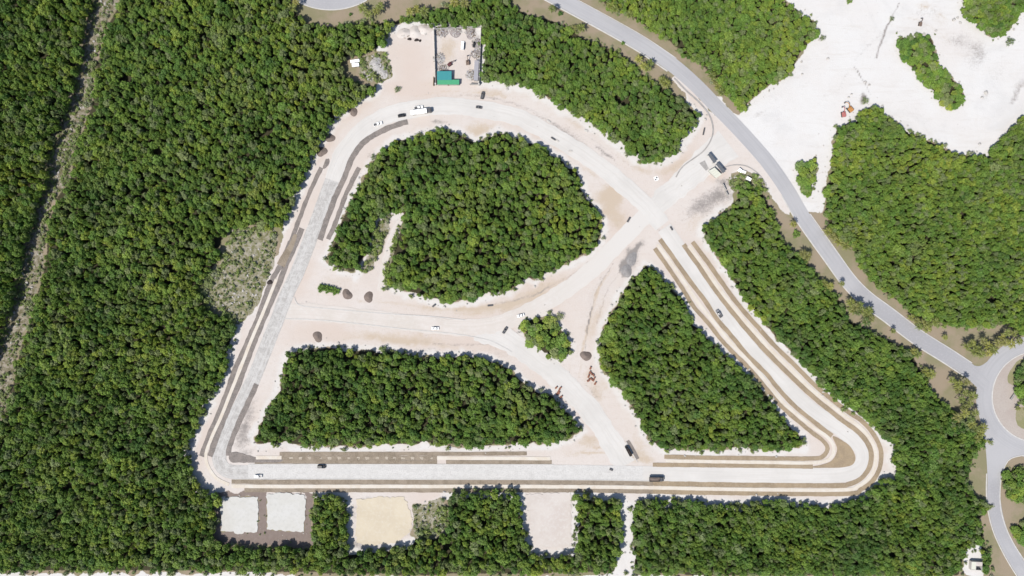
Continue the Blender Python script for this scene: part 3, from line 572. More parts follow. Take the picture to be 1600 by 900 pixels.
# kerbs seen as thin lines
def kerb(pts, wd=1.1, z=.2, mat='kerb', name='kerb', h=.2): return ribbon(name, pts, wd, z, M[mat], .05, step=5, thick=h)
kerb([(460, 464), (464, 474), (478, 479), (533, 484), (600, 490), (667, 494), (727, 500)], 1.3)
kerb([(441, 498), (500, 500), (567, 506.5), (633, 514), (700, 520.5), (738, 526), (770, 534), (800, 550)], 1.3)
kerb([(520, 262), (536, 228), (562, 195), (596, 172), (640, 160)], 2.4, .19, 'caliche')
kerb([(389, 725.6), (600, 725.6), (865, 726)], 1.4); kerb([(362, 748.2), (600, 748.6), (900, 749.5), (1020, 751.5)], 1.4)
kerb([(1053, 122), (1072, 142), (1092, 160), (1108, 180), (1114, 202), (1110, 220), (1097, 238), (1067, 260), (1056, 277)], 1.9, .45, 'kerb_grey', 'kerb', .45)
kerb([(1128, 263), (1146, 258), (1167, 260), (1186, 273), (1198, 290)], 1.3, .3, 'kerb_grey', 'kerb', .3)
kerb([(978, 690), (996, 722)], 1.0, .3)
bed([(981, 688), (997, 717)], 5, 'bed_grey')
# avenue and roundabouts
AV = [(760, -62), (830, -26), (885, 4), (950, 39), (1004, 70), (1050, 101), (1087, 133), (1120, 167), (1158, 206), (1200, 254), (1232, 300), (1256, 341), (1300, 403), (1327, 440), (1354, 467), (1388, 492), (1434, 527), (1480, 556), (1512, 577), (1540, 603)]
ribbon('avenue', AV, 22.5, .085, M['asphalt'], .15, step=6, thick=.06)
ring_c = (1621, 620)
circ = lambda c, r, a0, a1, n=40: [(c[0] + r * math.cos(math.radians(a0 + (a1 - a0) * i / n)), c[1] + r * math.sin(math.radians(a0 + (a1 - a0) * i / n))) for i in range(n + 1)]
ribbon('roundabout_road', circ(ring_c, 83.5, 0, 360, 60)[:-1], 25, .070, M['asphalt'], .1, step=6, thick=.06, closed=True)
SOUTH_AV = [(1538, 640), (1549, 690), (1553, 740), (1553, 780), (1560, 818), (1574, 852), (1596, 890), (1625, 930)]
ribbon('south_avenue', SOUTH_AV, 20.5, .065, M['asphalt'], .15, step=6, thick=.06)
patch('junction_apron', [(1545, 690), (1575, 693), (1600, 700), (1600, 711), (1580, 716), (1570, 727), (1560, 745), (1548, 745)], .067, M['asphalt'], 0, thick=.06)
patch('junction_apron', [(1505, 568), (1530, 572), (1548, 560), (1565, 545), (1572, 556), (1548, 600), (1530, 600)], .0675, M['asphalt'], 0, thick=.06)
ribbon('north_roundabout_road', circ((517, -97), 99, 0, 360, 60)[:-1], 26, .070, M['asphalt'], .1, step=6, thick=.06, closed=True)
kerb(circ((517, -97), 112.5, 60, 120), 1.6, .2); kerb(circ(ring_c, 71, 90, 270), 1.7, .2)
patch('roundabout_apron', circ(ring_c, 70, 0, 360, 50)[:-1], .15, M['paver'], 0, thick=.14)
def offset(pts, d):
    q = catmull(pts, 12); out = []
    for i, a in enumerate(q):
        t_ = (q[min(i + 1, len(q) - 1)] - q[max(i - 1, 0)]).normalized(); out.append((a.x + t_.y * d, a.y - t_.x * d))
    return out
nA = [i for i in AV]
kerb(offset(AV[:6], -12.6), 1.9, .2); kerb(offset(AV[10:19], -12.2), 1.7, .2); kerb(offset(AV[11:19], 12.0), 1.3, .2); kerb(offset(AV[:6], 12.0), .9, .2)
kerb(offset(SOUTH_AV[2:], -11.6), 1.5, .2); kerb([(1600, 711), (1580, 716), (1571, 726), (1564, 748), (1562.5, 787), (1570, 820), (1584, 850), (1602, 878)], 1.4, .2)
patch('island_lawn', [(1588, 640), (1600, 636), (1640, 640), (1668, 620), (1660, 580), (1640, 565), (1600, 560), (1583, 572), (1578, 600), (1650, 610), (1650, 660), (1610, 672), (1590, 664)], .17, M['lawn'], 1.0, thick=.15)
# building pads
patch('building_pad', [(344, 780), (360, 777), (402, 776), (404, 800), (402, 831), (372, 833), (346, 829)], .30, M['pad_grey'], 3.0, False, thick=.3, seed=11)
patch('building_pad', [(417, 772), (440, 770), (476, 773), (478, 790), (475, 831), (445, 829), (418, 828)], .35, M['pad_grey'], 3.0, False, thick=.35, seed=12)
patch('building_pad', [(558, 781), (600, 776), (632, 778), (645, 808), (640, 832), (620, 848), (585, 852), (556, 848)], .2, M['pad_cream'], 4.0, False, thick=.2, seed=13)
patch('building_pad', [(820, 772), (892, 769), (893, 800), (892, 853), (862, 856), (832, 857), (822, 820)], .2, M['pad_pink'], 4.0, False, thick=.2, seed=14)


# ---------------------------------------------------------------- tree meshes
ICO_V = None
def ico():
    bm = bmesh.new(); bmesh.ops.create_icosphere(bm, subdivisions=1, radius=1)
    v = np.array([x.co[:] for x in bm.verts]); f = [[a.index for a in x.verts] for x in bm.faces]; bm.free(); return v, f
ICO_V, ICO_F = ico()
def leaf_cloud(r, centers, radii, per, size, up=.45, core=.5, lim=-.35, spread=.6, rin=.62):
    V = []; F = []; base = 0
    for c, rad in zip(centers, radii):
        iv = ICO_V * (1 + (r.random((len(ICO_V), 1)) - .5) * .35) * rad * core + c
        V.append(iv); F += [tuple(base + i for i in f) for f in ICO_F]; base += len(iv)
        n = int(per * (rad ** 2))
        d = r.normal(size=(n, 3)); d[:, 2] += up; d /= np.linalg.norm(d, axis=1)[:, None]
        d = d[d[:, 2] > lim]; n = len(d)
        p = c + d * rad * (rin + (1.18 - rin) * r.random((n, 1)) ** .7)
        nn = d + r.normal(size=(n, 3)) * spread; nn[:, 2] += .45; nn /= np.linalg.norm(nn, axis=1)[:, None]
        a = np.cross(nn, r.normal(size=(n, 3))); a /= np.linalg.norm(a, axis=1)[:, None]; b = np.cross(nn, a)
        s = size * (.65 + .7 * r.random((n, 1)))
        q = np.stack([p - a * s, p - b * s * .55 + a * s * .1, p + a * s + nn * s * -.2, p + b * s * .55 + a * s * .1], 1).reshape(-1, 3)
        V.append(q); F += [(base + 4 * i, base + 4 * i + 1, base + 4 * i + 2, base + 4 * i + 3) for i in range(n)]; base += 4 * n
    return np.vstack(V), F
def tree_crown(seed, R=2.3, h=8.0, lobes=16, per=105, size=.30, **kw):
    r = np.random.default_rng(seed); cs = []; rs = []
    for i in range(lobes):
        a = i * 2.4 + r.random() * .8; q = math.sqrt((i + .4) / lobes)
        rad = (.42 + r.random() * .46) * R / 2.3
        x = math.cos(a) * q * R * .82 + r.normal() * .18; y = math.sin(a) * q * R * .82 + r.normal() * .18
        z = h - rad - (q ** 2) * h * .22 - r.random() ** 2 * h * .20
        cs.append(np.array([x, y, z])); rs.append(rad)
    for i in range(5):   # lower skirt
        a = i * 1.2566 + r.random(); rad = (.75 + r.random() * .3) * R / 2.3
        cs.append(np.array([math.cos(a) * R * .55, math.sin(a) * R * .55, h * (.36 + .16 * r.random())])); rs.append(rad)
    return leaf_cloud(r, cs, rs, per, size, **kw)
def trunk_mb(seed, h=8.0, rad=.14):
    r = random.Random(seed); m = MB()
    top = (r.uniform(-.2, .2), r.uniform(-.2, .2), h * .55)
    m.tube([(0, 0, -.1), (top[0] * .4, top[1] * .4, h * .28), top], [rad * 1.3, rad, rad * .7], 6)
    for k in range(4):
        a = k * 1.57 + r.uniform(-.4, .4); l = r.uniform(.9, 1.4)
        m.tube([(top[0] * .8, top[1] * .8, h * .45), (top[0] + math.cos(a) * l * .6, top[1] + math.sin(a) * l * .6, h * .62), (top[0] + math.cos(a) * l, top[1] + math.sin(a) * l, h * .78)], [rad * .55, rad * .4, rad * .18], 5)
    return m
def mesh_of(name, V, F, mat):
    me = bpy.data.meshes.new(name); me.from_pydata([tuple(a) for a in V], [], F); me.update(); me.materials.append(mat); return me
NV = 7
CROWN = [mesh_of('crown', *tree_crown(100 + i, R=2.3 + (i % 3) * .15, lobes=13 + (i * 3) % 8, **(dict(rin=.35, spread=1.1, core=.36, per=120) if i % 3 == 0 else {})), M['leaf']) for i in range(NV)]
TRUNK = []
for i in range(NV):
    m_ = trunk_mb(i); TRUNK.append(mesh_of('trunk', m_.v, m_.f, M['bark']))
def joined(name, i):
    me = bpy.data.meshes.new(name)
    a, b = CROWN[i], TRUNK[i]
    bm = bmesh.new(); bm.from_mesh(a); k = len(bm.faces); bm.from_mesh(b); bm.faces.ensure_lookup_table()
    for f in bm.faces[k:]: f.material_index = 1
    bm.to_mesh(me); bm.free(); me.materials.append(M['leaf']); me.materials.append(M['bark']); return me
def scrub_mesh(seed):
    r = np.random.default_rng(seed); cs = []; rs = []
    for i in range(5):
        a = i * 2.4; q = math.sqrt(i / 5) * .7; rad = .35 + r.random() * .25
        cs.append(np.array([math.cos(a) * q, math.sin(a) * q, .35 + r.random() * .5])); rs.append(rad)
    return leaf_cloud(r, cs, rs, 120, .17, core=.55)

def scatter(name, P_, scl, rot, idx, tint, meshes, label, cat):
    """one 'stuff' object: points that instance the given meshes"""
    cl = bpy.data.collections.new(name + '_sources')
    for i, me in enumerate(meshes):
        cl.objects.link(bpy.data.objects.new('%s_source_%02d' % (name, i), me))
    me = bpy.data.meshes.new(name); me.vertices.add(len(P_)); me.vertices.foreach_set('co', np.asarray(P_, np.float32).ravel())
    for nm, ty, arr, key in (('scl', 'FLOAT_VECTOR', scl, 'vector'), ('rot', 'FLOAT_VECTOR', rot, 'vector'), ('idx', 'INT', idx, 'value'), ('tint', 'FLOAT', tint, 'value')):
        at = me.attributes.new(nm, ty, 'POINT'); at.data.foreach_set(key, np.asarray(arr, np.int32 if ty == 'INT' else np.float32).ravel())
    o = link(name, me); tag(o, label, cat, kind='stuff')
    g = bpy.data.node_groups.new(name + '_nodes', 'GeometryNodeTree')
    g.interface.new_socket('Geometry', in_out='INPUT', socket_type='NodeSocketGeometry'); g.interface.new_socket('Geometry', in_out='OUTPUT', socket_type='NodeSocketGeometry')
    gi = g.nodes.new('NodeGroupInput'); go = g.nodes.new('NodeGroupOutput'); ip = g.nodes.new('GeometryNodeInstanceOnPoints')
    ci = g.nodes.new('GeometryNodeCollectionInfo'); ci.inputs['Collection'].default_value = cl; ci.inputs['Separate Children'].default_value = True; ci.inputs['Reset Children'].default_value = True
    ip.inputs['Pick Instance'].default_value = True
    def na(nm, ty):
        n = g.nodes.new('GeometryNodeInputNamedAttribute'); n.data_type = ty; n.inputs[0].default_value = nm; return n.outputs[0]
    g.links.new(gi.outputs[0], ip.inputs['Points']); g.links.new(ci.outputs[0], ip.inputs['Instance'])
    g.links.new(na('idx', 'INT'), ip.inputs['Instance Index']); g.links.new(na('rot', 'FLOAT_VECTOR'), ip.inputs['Rotation']); g.links.new(na('scl', 'FLOAT_VECTOR'), ip.inputs['Scale'])
    g.links.new(ip.outputs[0], go.inputs[0])
    md = o.modifiers.new('instances', 'NODES'); md.node_group = g
    return o

# ---------------------------------------------------------------- forest
PARAM = {  # spacing, mean height, tint offset, sparse fraction
 'far_west': (3.3, 9.0, .50), 'west': (3.3, 7.4, .50), 'd_wood': (3.3, 7.2, .40), 'trapezoid': (3.3, 7.0, .42), 'triangle': (3.3, 7.0, .36), 'island': (3.9, 6.2, .36),
 'north': (3.2, 6.4, .30), 'northeast': (3.2, 6.4, .54), 'quarry_island': (2.8, 3.6, .50), 'far_northeast': (3.1, 6.0, .58), 'east': (3.2, 6.6, .56), 'sliver': (3.5, 4.6, .5),
 'southeast': (3.2, 7.0, .33), 'roundabout': (3.5, 6.0, .38), 'se_bushes': (3.5, 5.5, .36), 'se_bushes2': (3.5, 5.0, .36)}
WHERE = {
 'far_west': ('in the forest strip beyond the overgrown stony cutting', 'big trees beyond the overgrown cutting'),
 'west': ('in the large forest between stony cutting and ring road', 'big trees of the large forest'),
 'd_wood': ('in the D-shaped wood inside the ring road loop', 'big trees of the D-shaped wood'),
 'trapezoid': ('in the trapezoid wood below the link road', 'big trees of the trapezoid wood'),
 'triangle': ('in the triangular wood inside the ring road corner', 'big trees of the triangular wood'),
 'north': ('in the wood between walled yard and avenue', 'big trees beside the walled yard'),
 'northeast': ('in the wood across the avenue from the walled yard', 'big trees across the avenue'),
 'east': ('in the yellowish wood between quarry floor and avenue', 'big trees below the quarry floor'),
 'southeast': ('in the wood between ring road and avenue', 'big trees between ring road and avenue'),
 'far_northeast': ('in the wood at the outer edge of the quarry floor', 'big trees at the quarry edge')}
FINE = {'west': .92, 'far_west': .92, 'east': .74, 'southeast': .78, 'triangle': .80, 'north': .76, 'northeast': .74, 'far_northeast': .76, 'd_wood': .88, 'trapezoid': .92}
EDGE = {'far_west': 1.0, 'west': .76, 'trapezoid': .68, 'd_wood': .62}
pts_all = []; reg_all = []
for reg, (sp, hm, tb) in PARAM.items():
    msk = erode(FR[reg], 3 if reg not in ('island', 'quarry_island', 'sliver', 'roundabout', 'se_bushes', 'se_bushes2') else 2)
    ys, xs = np.nonzero(msk)
    x0, x1, y0, y1 = xs.min() + PX0, xs.max() + PX0, ys.min() + PY0, ys.max() + PY0
    x0 = max(x0, -60); x1 = min(x1, 1660); y0 = max(y0, -60); y1 = min(y1, 960)
    fs = FINE.get(reg, 1.0); g = sp * fs / S
    GX, GY = np.meshgrid(np.arange(x0, x1 + g, g), np.arange(y0, y1 + g, g * .9))
    GX[1::2] += g * .5
    jx = GX.ravel() + (rng.random(GX.size) - .5) * g * .95; jy = GY.ravel() + (rng.random(GX.size) - .5) * g * .95
    wx = jx + (fbm(jx * .09, jy * .09, 31) - .5) * 9; wy = jy + (fbm(jx * .09, jy * .09, 61) - .5) * 9
    ok = lookup(msk, wx, wy) & lookup(msk, jx, jy)
    gap = fbm(jx * .045, jy * .045, 15, 3)
    ok &= rng.random(jx.size) > np.clip((gap - .62) * 2.0, 0, .35)
    jx, jy = jx[ok], jy[ok]; n = len(jx)
    hn = fbm(jx * .03, jy * .03, 8, 3)
    h = hm * (.70 + .45 * hn + .26 * fs ** 2.5 * rng.random(n) ** 1.3)
    dist = sum(lookup(erode(FR[reg], k_), jx, jy).astype(float) for k_ in (5, 9, 14)) / 3
    eg = EDGE.get(reg, .62); h *= eg + (1 - eg) * dist
    rs = (.55 + .62 * rng.random(n) ** 1.7) * fs ** .75
    if reg in ('island', 'roundabout', 'se_bushes', 'se_bushes2', 'sliver'): rs *= 1.28
    big = rng.random(n) < .05
    rs[big] *= 1.3 / fs ** .6; h[big] *= 1.08
    t = np.clip(tb + (fbm(jx * .02, jy * .02, 44, 3) - .5) * .9 + rng.normal(size=n) * .27 * fs ** 1.5, 0.02, .99)
    for a in range(n): pts_all.append((jx[a], jy[a], h[a], rs[a], t[a], dist[a])); reg_all.append(reg)
pts_all = np.array(pts_all); reg_all = np.array(reg_all)
NT = len(pts_all)
kz = (H - pts_all[:, 2] * .72) / H * S
wxy = np.stack([(pts_all[:, 0] - 800) * kz, (450 - pts_all[:, 1]) * kz, np.zeros(NT)], 1)
rotz = rng.random(NT) * 6.283; var = rng.integers(0, NV, NT)
inview = (pts_all[:, 0] > 8) & (pts_all[:, 0] < 1592) & (pts_all[:, 1] > 8) & (pts_all[:, 1] < 892)
small = {'island', 'quarry_island', 'sliver', 'roundabout', 'se_bushes', 'se_bushes2'}
size = pts_all[:, 3] + (~inview) * -10 + np.array([(-5 if r in small else 0) for r in reg_all])
chosen = set(np.argsort(-size)[:240].tolist())
# every tree of the small islands is an individual
ISL = {'island': ('leafy tree of the small clump stranded in the middle of the road fork', 'trees of the road fork clump'),
       'quarry_island': ('on the elongated green island in the quarry floor', 'trees on the quarry island'),
       'sliver': ('small tree on the green sliver between the avenue and the quarry footpath', 'trees on the green sliver'),
       'roundabout': ('dark green tree on the centre of the roundabout', 'trees on the roundabout'),
       'se_bushes': ('dark round tree on the verge inside the bend of the south avenue', 'trees inside the avenue bend'),
       'se_bushes2': ('dark tree on the verge by the lower end of the south avenue', 'trees by the lower south avenue')}
tree_count = {}
rest = []
isl_ok = 0
for i in range(NT):
    reg = reg_all[i]
    if reg == 'island' or reg in ('roundabout', 'se_bushes', 'se_bushes2', 'sliver'):
        ind = inview[i]
    else: ind = i in chosen
    if not ind: rest.append(i); continue
    x, y, _ = wxy[i]; px_, py_, h_, r_, t_, d_ = pts_all[i]
    e = empty('broadleaf_tree', (x, y, 0), rotz[i]); e.scale = (r_, r_, h_ / 8.0)
    for nm, me in (('crown', CROWN[var[i]]), ('trunk', TRUNK[var[i]])):
        c = bpy.data.objects.new(nm, me); col.objects.link(c); c.parent = e; c['tint'] = float(t_)
    if reg in ISL: tag(e, ISL[reg][0], 'tree', ISL[reg][1])
    else: tag(e, ('yellowish' if t_ > .68 else 'dark green' if t_ < .28 else 'mid green') + (' edge tree ' if d_ < .9 else ' big tree ') + WHERE.get(reg, ISL['quarry_island'])[0], 'tree', WHERE.get(reg, ISL['quarry_island'])[1])
rest = np.array(rest)
scatter('forest', wxy[rest], np.stack([pts_all[rest, 3], pts_all[rest, 3], pts_all[rest, 2] / 8.0], 1), np.stack([0 * rotz[rest], 0 * rotz[rest], rotz[rest]], 1), var[rest], pts_all[rest, 4],
        [joined('forest_tree', i) for i in range(NV)], 'dense green broadleaf forest closing round the roads and clearings', 'forest')
# understorey shrubs along forest edges, in the scrub clearings and the overgrown cutting
sp_, sx_ = [], []
def sprinkle(mask, dens, lo, hi, tb, warp=6):
    ys, xs = np.nonzero(mask); k = int(len(xs) * S * S * dens)
    j = rng.integers(0, len(xs), k); px_ = xs[j] + PX0 + rng.random(k); py_ = ys[j] + PY0 + rng.random(k)
    nn = fbm(px_ * .07, py_ * .07, 23, 3); keep = rng.random(k) < np.clip((nn - .30) * 3.0, 0.05, 1)
    px_, py_ = px_[keep], py_[keep]; k = len(px_)
    s_ = lo + (hi - lo) * rng.random(k) ** 2
    for a in range(k): sp_.append(((px_[a] - 800) * S, (450 - py_[a]) * S, 0)); sx_.append((s_[a], tb + rng.normal() * .2))
frame = np.zeros((CH, CW), bool); frame[60:1080, 60:1780] = True
sprinkle(scrub_r & frame, .5, .35, 1.6, .5); sprinkle(track_r & frame, .5, .35, 1.5, .6)
trk_in = erode(track_r, 7); sprinkle(track_r & frame & ~trk_in, .4, .6, 2.0, .8)
def dil(m, k):
    return ~erode(~m, k)
edge = dil(wood_r, 2) & ~erode(wood_r, 3) & frame
sprinkle(edge, .16, .6, 2.2, .5)
sprinkle(scrub_r & dil(wood_r, 14) & frame, .35, .8, 2.4, .95)
sprinkle(soil_band, .03, .4, 1.0, .3)
sp_ = np.array(sp_); sx_ = np.array(sx_); k = len(sp_)
scatter('scrub', sp_, np.stack([sx_[:, 0], sx_[:, 0], sx_[:, 0] * (.7 + .4 * rng.random(k))], 1), np.stack([np.zeros(k), np.zeros(k), rng.random(k) * 6.28], 1), rng.integers(0, 3, k), np.clip(sx_[:, 1], .02, .98),
        [mesh_of('scrub_bush', *scrub_mesh(50 + i), M['leaf_scrub']) for i in range(3)], 'grey-green low scrub on the cutting, clearing edges and disturbed ground', 'scrub')
# loose limestone rubble pushed against the forest edges
def rock_mesh(seed):
    r = np.random.default_rng(seed); v = ICO_V * (1 + (r.random((len(ICO_V), 1)) - .5) * .6) * np.array([.5, .4, .3]); v[:, 2] += .12
    return v, [tuple(f) for f in ICO_F]
rp, rsz = [], []
fringe = dil(wood_r, 9) & ~erode(wood_r, 1) & lime_r & frame
for mask, dens, lo, hi in ((fringe, .05, .4, 2.0), (lime_r & frame & ~wood_r, .002, .3, 1.1), (erode(track_r, 5) & frame, .10, .3, 2.0), (scrub_r, .10, .3, 1.8), (soil_band, .02, .4, 1.2)):
    ys, xs = np.nonzero(mask); k = int(len(xs) * S * S * dens); j = rng.integers(0, len(xs), k)
    for a in j:
        rp.append(((xs[a] + PX0 + rng.random() - 800) * S, (450 - ys[a] - PY0 - rng.random()) * S, 0)); rsz.append(lo + (hi - lo) * rng.random() ** 3)
k = len(rp); rsz = np.array(rsz)
scatter('rubble', np.array(rp), np.stack([rsz, rsz, rsz], 1), np.stack([np.zeros(k), np.zeros(k), rng.random(k) * 6.28], 1), rng.integers(0, 3, k), rng.random(k), [mesh_of('rubble_stone', *rock_mesh(i), M['rock']) for i in range(3)],
        'loose pale limestone rubble strewn over the cleared ground and forest edges', 'rubble')

# ---------------------------------------------------------------- palms
def palm_crown(seed, R=2.9, nf=17):
    r = random.Random(seed); V = []; F = []
    for k in range(nf):
        a = k * 2.39996 + r.uniform(-.2, .2); L = R * r.uniform(.8, 1.08); lift = .2 + .95 * (k / nf); droop = r.uniform(.9, 1.5)
        ca, sa = math.cos(a), math.sin(a); prev = None
        for s in range(9):
            u = (s + 1) / 9; rr = L * u * math.cos(lift * .75 * (1 - u * .4)); zz = L * (math.sin(lift) * u - droop * .55 * u * u)
            c = Vector((ca * rr, sa * rr, zz)); side = Vector((-sa, ca, 0)); fw = Vector((ca, sa, -.25))
            wl = .46 * math.sin(math.pi * min(1, .15 + u * .86)) + .10
            if prev is not None:
                for sg in (-1, 1):
                    b = len(V); V += [prev, c, c + side * sg * wl + fw * wl * .55 - Vector((0, 0, wl * .3)), prev + side * sg * wl * .85 + fw * wl * .45 - Vector((0, 0, wl * .28 + .05))]
                    V[b + 3] = V[b + 3].lerp(V[b + 2], .55)
                    F.append((b, b + 1, b + 2, b + 3))
            prev = c
    return V, F
PCR = []
for i in range(4):
    v, f = palm_crown(i, nf=15 + i); PCR.append(mesh_of('palm_crown', v, f, M['leaf_palm']))
m_ = MB(); m_.tube([(0, 0, -.05), (.05, .02, 1.2), (.12, .05, 3), (.1, .1, 4.6), (0, 0, 6)], [.24, .17, .15, .14, .15], 8); PTR = mesh_of('palm_trunk', m_.v, m_.f, M['bark'])
def palm(px, py, h, sc_, label, group=None):
    p = P(px, py, h); e = empty('palm_tree', (p.x, p.y, 0), random.uniform(0, 6.28))
    c = bpy.data.objects.new('trunk', PTR); col.objects.link(c); c.parent = e; c.scale = (1, 1, h / 6)
    c = bpy.data.objects.new('crown', PCR[random.randrange(4)]); col.objects.link(c); c.parent = e; c.location = (0, 0, h - .1); c.scale = (sc_, sc_, sc_); c['tint'] = random.uniform(.2, .85)
    return tag(e, label, 'palm', group)
def palms(lst, label, group, h=(4.5, 6.5)):
    for (x, y) in lst: palm(x, y, random.uniform(*h), random.uniform(.95, 1.35), label, group)
palms([(456, 12), (462, 3)], 'coconut palm at the forest corner beside the northern roundabout kerb', 'palms at the forest corner')
palms([(566, 13), (575, 22), (587, 17), (594, 9)], 'yellow-green palm in the cluster on the verge right of the northern roundabout', 'palms right of the northern roundabout')
palms([(640, 18), (650, 14), (663, 17), (710, 3), (726, 5)], 'palm at the top edge of the wood above the walled yard', 'palms above the walled yard')
palm(863, 13, 6.5, 1.0, 'palm on the brown verge throwing its shadow over the upper avenue kerb')
palms([(896, 44), (908, 43)], 'palm on the brown verge between upper avenue and the wood beside the yard', 'palms on the upper verge', (3.5, 4.5))
palms([(955, 8), (962, 14), (984, 22)], 'palm at the wood edge across the upper avenue', 'palms across the upper avenue')
palms([(998, 92), (1006, 103), (1016, 98), (1012, 107)], 'yellow-green palm in the cluster shading the avenue above the gate junction', 'palms shading the avenue above the gate')
palms([(1035, 125), (1041, 130)], 'low palm at the wood edge near the curved gate kerb', 'palms near the gate kerb', (3, 4))
palms([(1113, 118), (1118, 126), (1127, 143), (1122, 134)], 'palm along the wood edge opposite the curved gate kerb', 'palms opposite the gate kerb', (3.5, 5))
palm(1240, 350, 5.5, .95, 'palm standing by itself on the verge above a clipped bush')
palms([(1255, 396), (1262, 400), (1258, 405)], 'palm in the small group at the wood edge below the clipped bush', 'palms below the clipped bush', (3.5, 5))
palms([(1294, 362), (1303, 370), (1311, 377), (1322, 384)], 'yellow-green palm in the row along the yellowish wood across the avenue', 'palms in the row across the avenue', (3.5, 5))
palms([(1289, 442), (1297, 447), (1293, 452)], 'palm in the group at the wood edge beside the lone verge palm', 'palms beside the lone verge palm', (3.5, 5))
palm(1316, 443, 5.0, .75, 'small dark palm alone on the verge with its shadow over the kerb')
palms([(1330, 473), (1337, 480), (1344, 476), (1340, 488), (1348, 486), (1356, 492), (1362, 498), (1354, 503), (1358, 486), (1333, 484)], 'palm in the dense cluster throwing star shadows across the avenue', 'palms throwing star shadows', (5, 7))
palm(1396, 517, 4.2, .75, 'small dark palm alone on the verge below the star-shadow cluster')
palms([(1424, 496), (1433, 501), (1441, 505), (1448, 508), (1455, 503), (1463, 503), (1449, 514), (1437, 510)], 'palm in the clump under the yellowish wood above the lower avenue', 'palms under the yellowish wood', (3.5, 5))
palm(1477, 527, 3.6, .8, 'single low palm on the brown verge right of the lower avenue')
palms([(1428, 549), (1434, 553), (1446, 580), (1455, 584)], 'palm at the wood edge on the inner verge of the lower avenue', 'palms on the lower inner verge', (3.5, 5))
palms([(1512, 541), (1520, 536), (1528, 545), (1537, 533), (1544, 540), (1553, 547), (1533, 553), (1545, 552), (1522, 549), (1560, 536)], 'palm in the dark cluster on the verge above the roundabout', 'palms above the roundabout', (4.5, 6.5))
palms([(1567, 527), (1575, 520), (1585, 521), (1580, 537), (1593, 533), (1571, 535)], 'palm in the lighter cluster where the wood meets the roundabout', 'palms where the wood meets the roundabout', (4.5, 6.5))
palms([(1488, 594), (1498, 600), (1511, 597), (1497, 608), (1509, 614), (1520, 619), (1503, 624), (1516, 630), (1508, 637), (1524, 645), (1497, 652), (1516, 655), (1509, 645)], 'yellow-green palm in the thick cluster left of the roundabout', 'palms left of the roundabout', (5, 7))
palms([(1519, 663), (1525, 670), (1533, 677), (1527, 686), (1536, 668), (1489, 657)], 'palm in the strip at the wood edge where the south avenue begins', 'palms where the south avenue begins', (4, 6))
palm(1590, 638, 2.6, .7, 'low dark palm on the edge of the roundabout pavers')

# ---------------------------------------------------------------- single bushes
def bush(px, py, r_, h_, label, seed=0, mat='leaf', tint=.4, name='bush'):
    p = P(px, py); r = np.random.default_rng(seed + 900); cs = []; rs = []
    for i in range(9):
        a = i * 2.4; q = math.sqrt(i / 9) * .72; rad = .3 + r.random() * .14
        cs.append(np.array([math.cos(a) * q * r_, math.sin(a) * q * r_, h_ * (.62 - .3 * q + .1 * r.random())])); rs.append(rad * max(.6, r_ * .8))
    v, f = leaf_cloud(r, cs, rs, 90 if mat == 'leaf' else 55, .22, core=.8 if mat == 'leaf' else .4)
    e = empty(name, (p.x, p.y, 0)); c = pyd('foliage', v, f, M[mat], e); c['tint'] = tint
    s = MB()
    for k in range(4):
        a = k * 1.57 + .4; s.tube([(0, 0, -.05), (math.cos(a) * r_ * .25, math.sin(a) * r_ * .25, h_ * .3), (math.cos(a) * r_ * .45, math.sin(a) * r_ * .45, h_ * .6)], [.07, .05, .03], 5)
    s.build('stem', M['bark'], e)
    return tag(e, label, 'bush')
bush(873, 495, 3.6, 2.8, 'sparse grey-green bush just above the road fork clump', 1, 'leaf_scrub', .6)
bush(812, 512, 1.7, 1.7, 'small dark bush at the tip of the road fork clump', 2)
bush(887, 522, 1.8, 1.6, 'thin grey bush right of the road fork clump', 3, 'leaf_scrub', .3)
bush(1243, 366, 3.2, 2.2, 'clipped olive bush under the lone palm on the avenue verge', 4, 'leaf', .55)
bush(875, 22, 2.0, 1.8, 'round dark bush beside the upper avenue kerb', 5, 'leaf', .1)
bush(973, 68, 1.5, 1.4, 'tiny dark bush on the upper avenue kerb', 6, 'leaf', .1)
bush(548, 23, 1.4, 1.3, 'small round dark bush on the brown verge of the northern roundabout', 7, 'leaf', .1)
bush(503, 450, 3.5, 2.2, 'olive bush at the left end of the brush heap by the link road', 8, 'leaf', .12)
bush(514, 452, 3.6, 2.4, 'green bush in the middle of the brush heap by the link road', 9, 'leaf', .12)
bush(525, 455, 3.2, 2.0, 'green bush touching the topsoil heap by the link road', 10, 'leaf', .12)
bush(1284, 60, 2.6, 1.8, 'grey bush at the tip of the wood pointing into the quarry floor', 11, 'leaf_scrub', .3)
bush(1576, 66, 3.6, 1.8, 'sparse grey bush on the white ground near the far quarry wood', 12, 'leaf_scrub', .2)
bush(1326, 2, 2.6, 1.8, 'lone dark bush on the bright quarry floor at the open top', 13, 'leaf', .3)
bush(1392, 30, 2.2, 1.6, 'scraggy bush on the dark seam across the quarry floor', 14, 'leaf_scrub', .3)
bush(1350, 158, 3.0, 1.8, 'grey scraggy bush above the parked excavators', 15, 'leaf_scrub', .15)
bush(621, 140, 2.6, 1.6, 'dead grey brush heap at the entrance of the cleared lot', 16, 'leaf_scrub', .1, 'brush_heap')
bush(584, 246, 2.6, 1.2, 'flat dead brush heap beside the D-shaped wood', 17, 'leaf_scrub', .1, 'brush_heap')

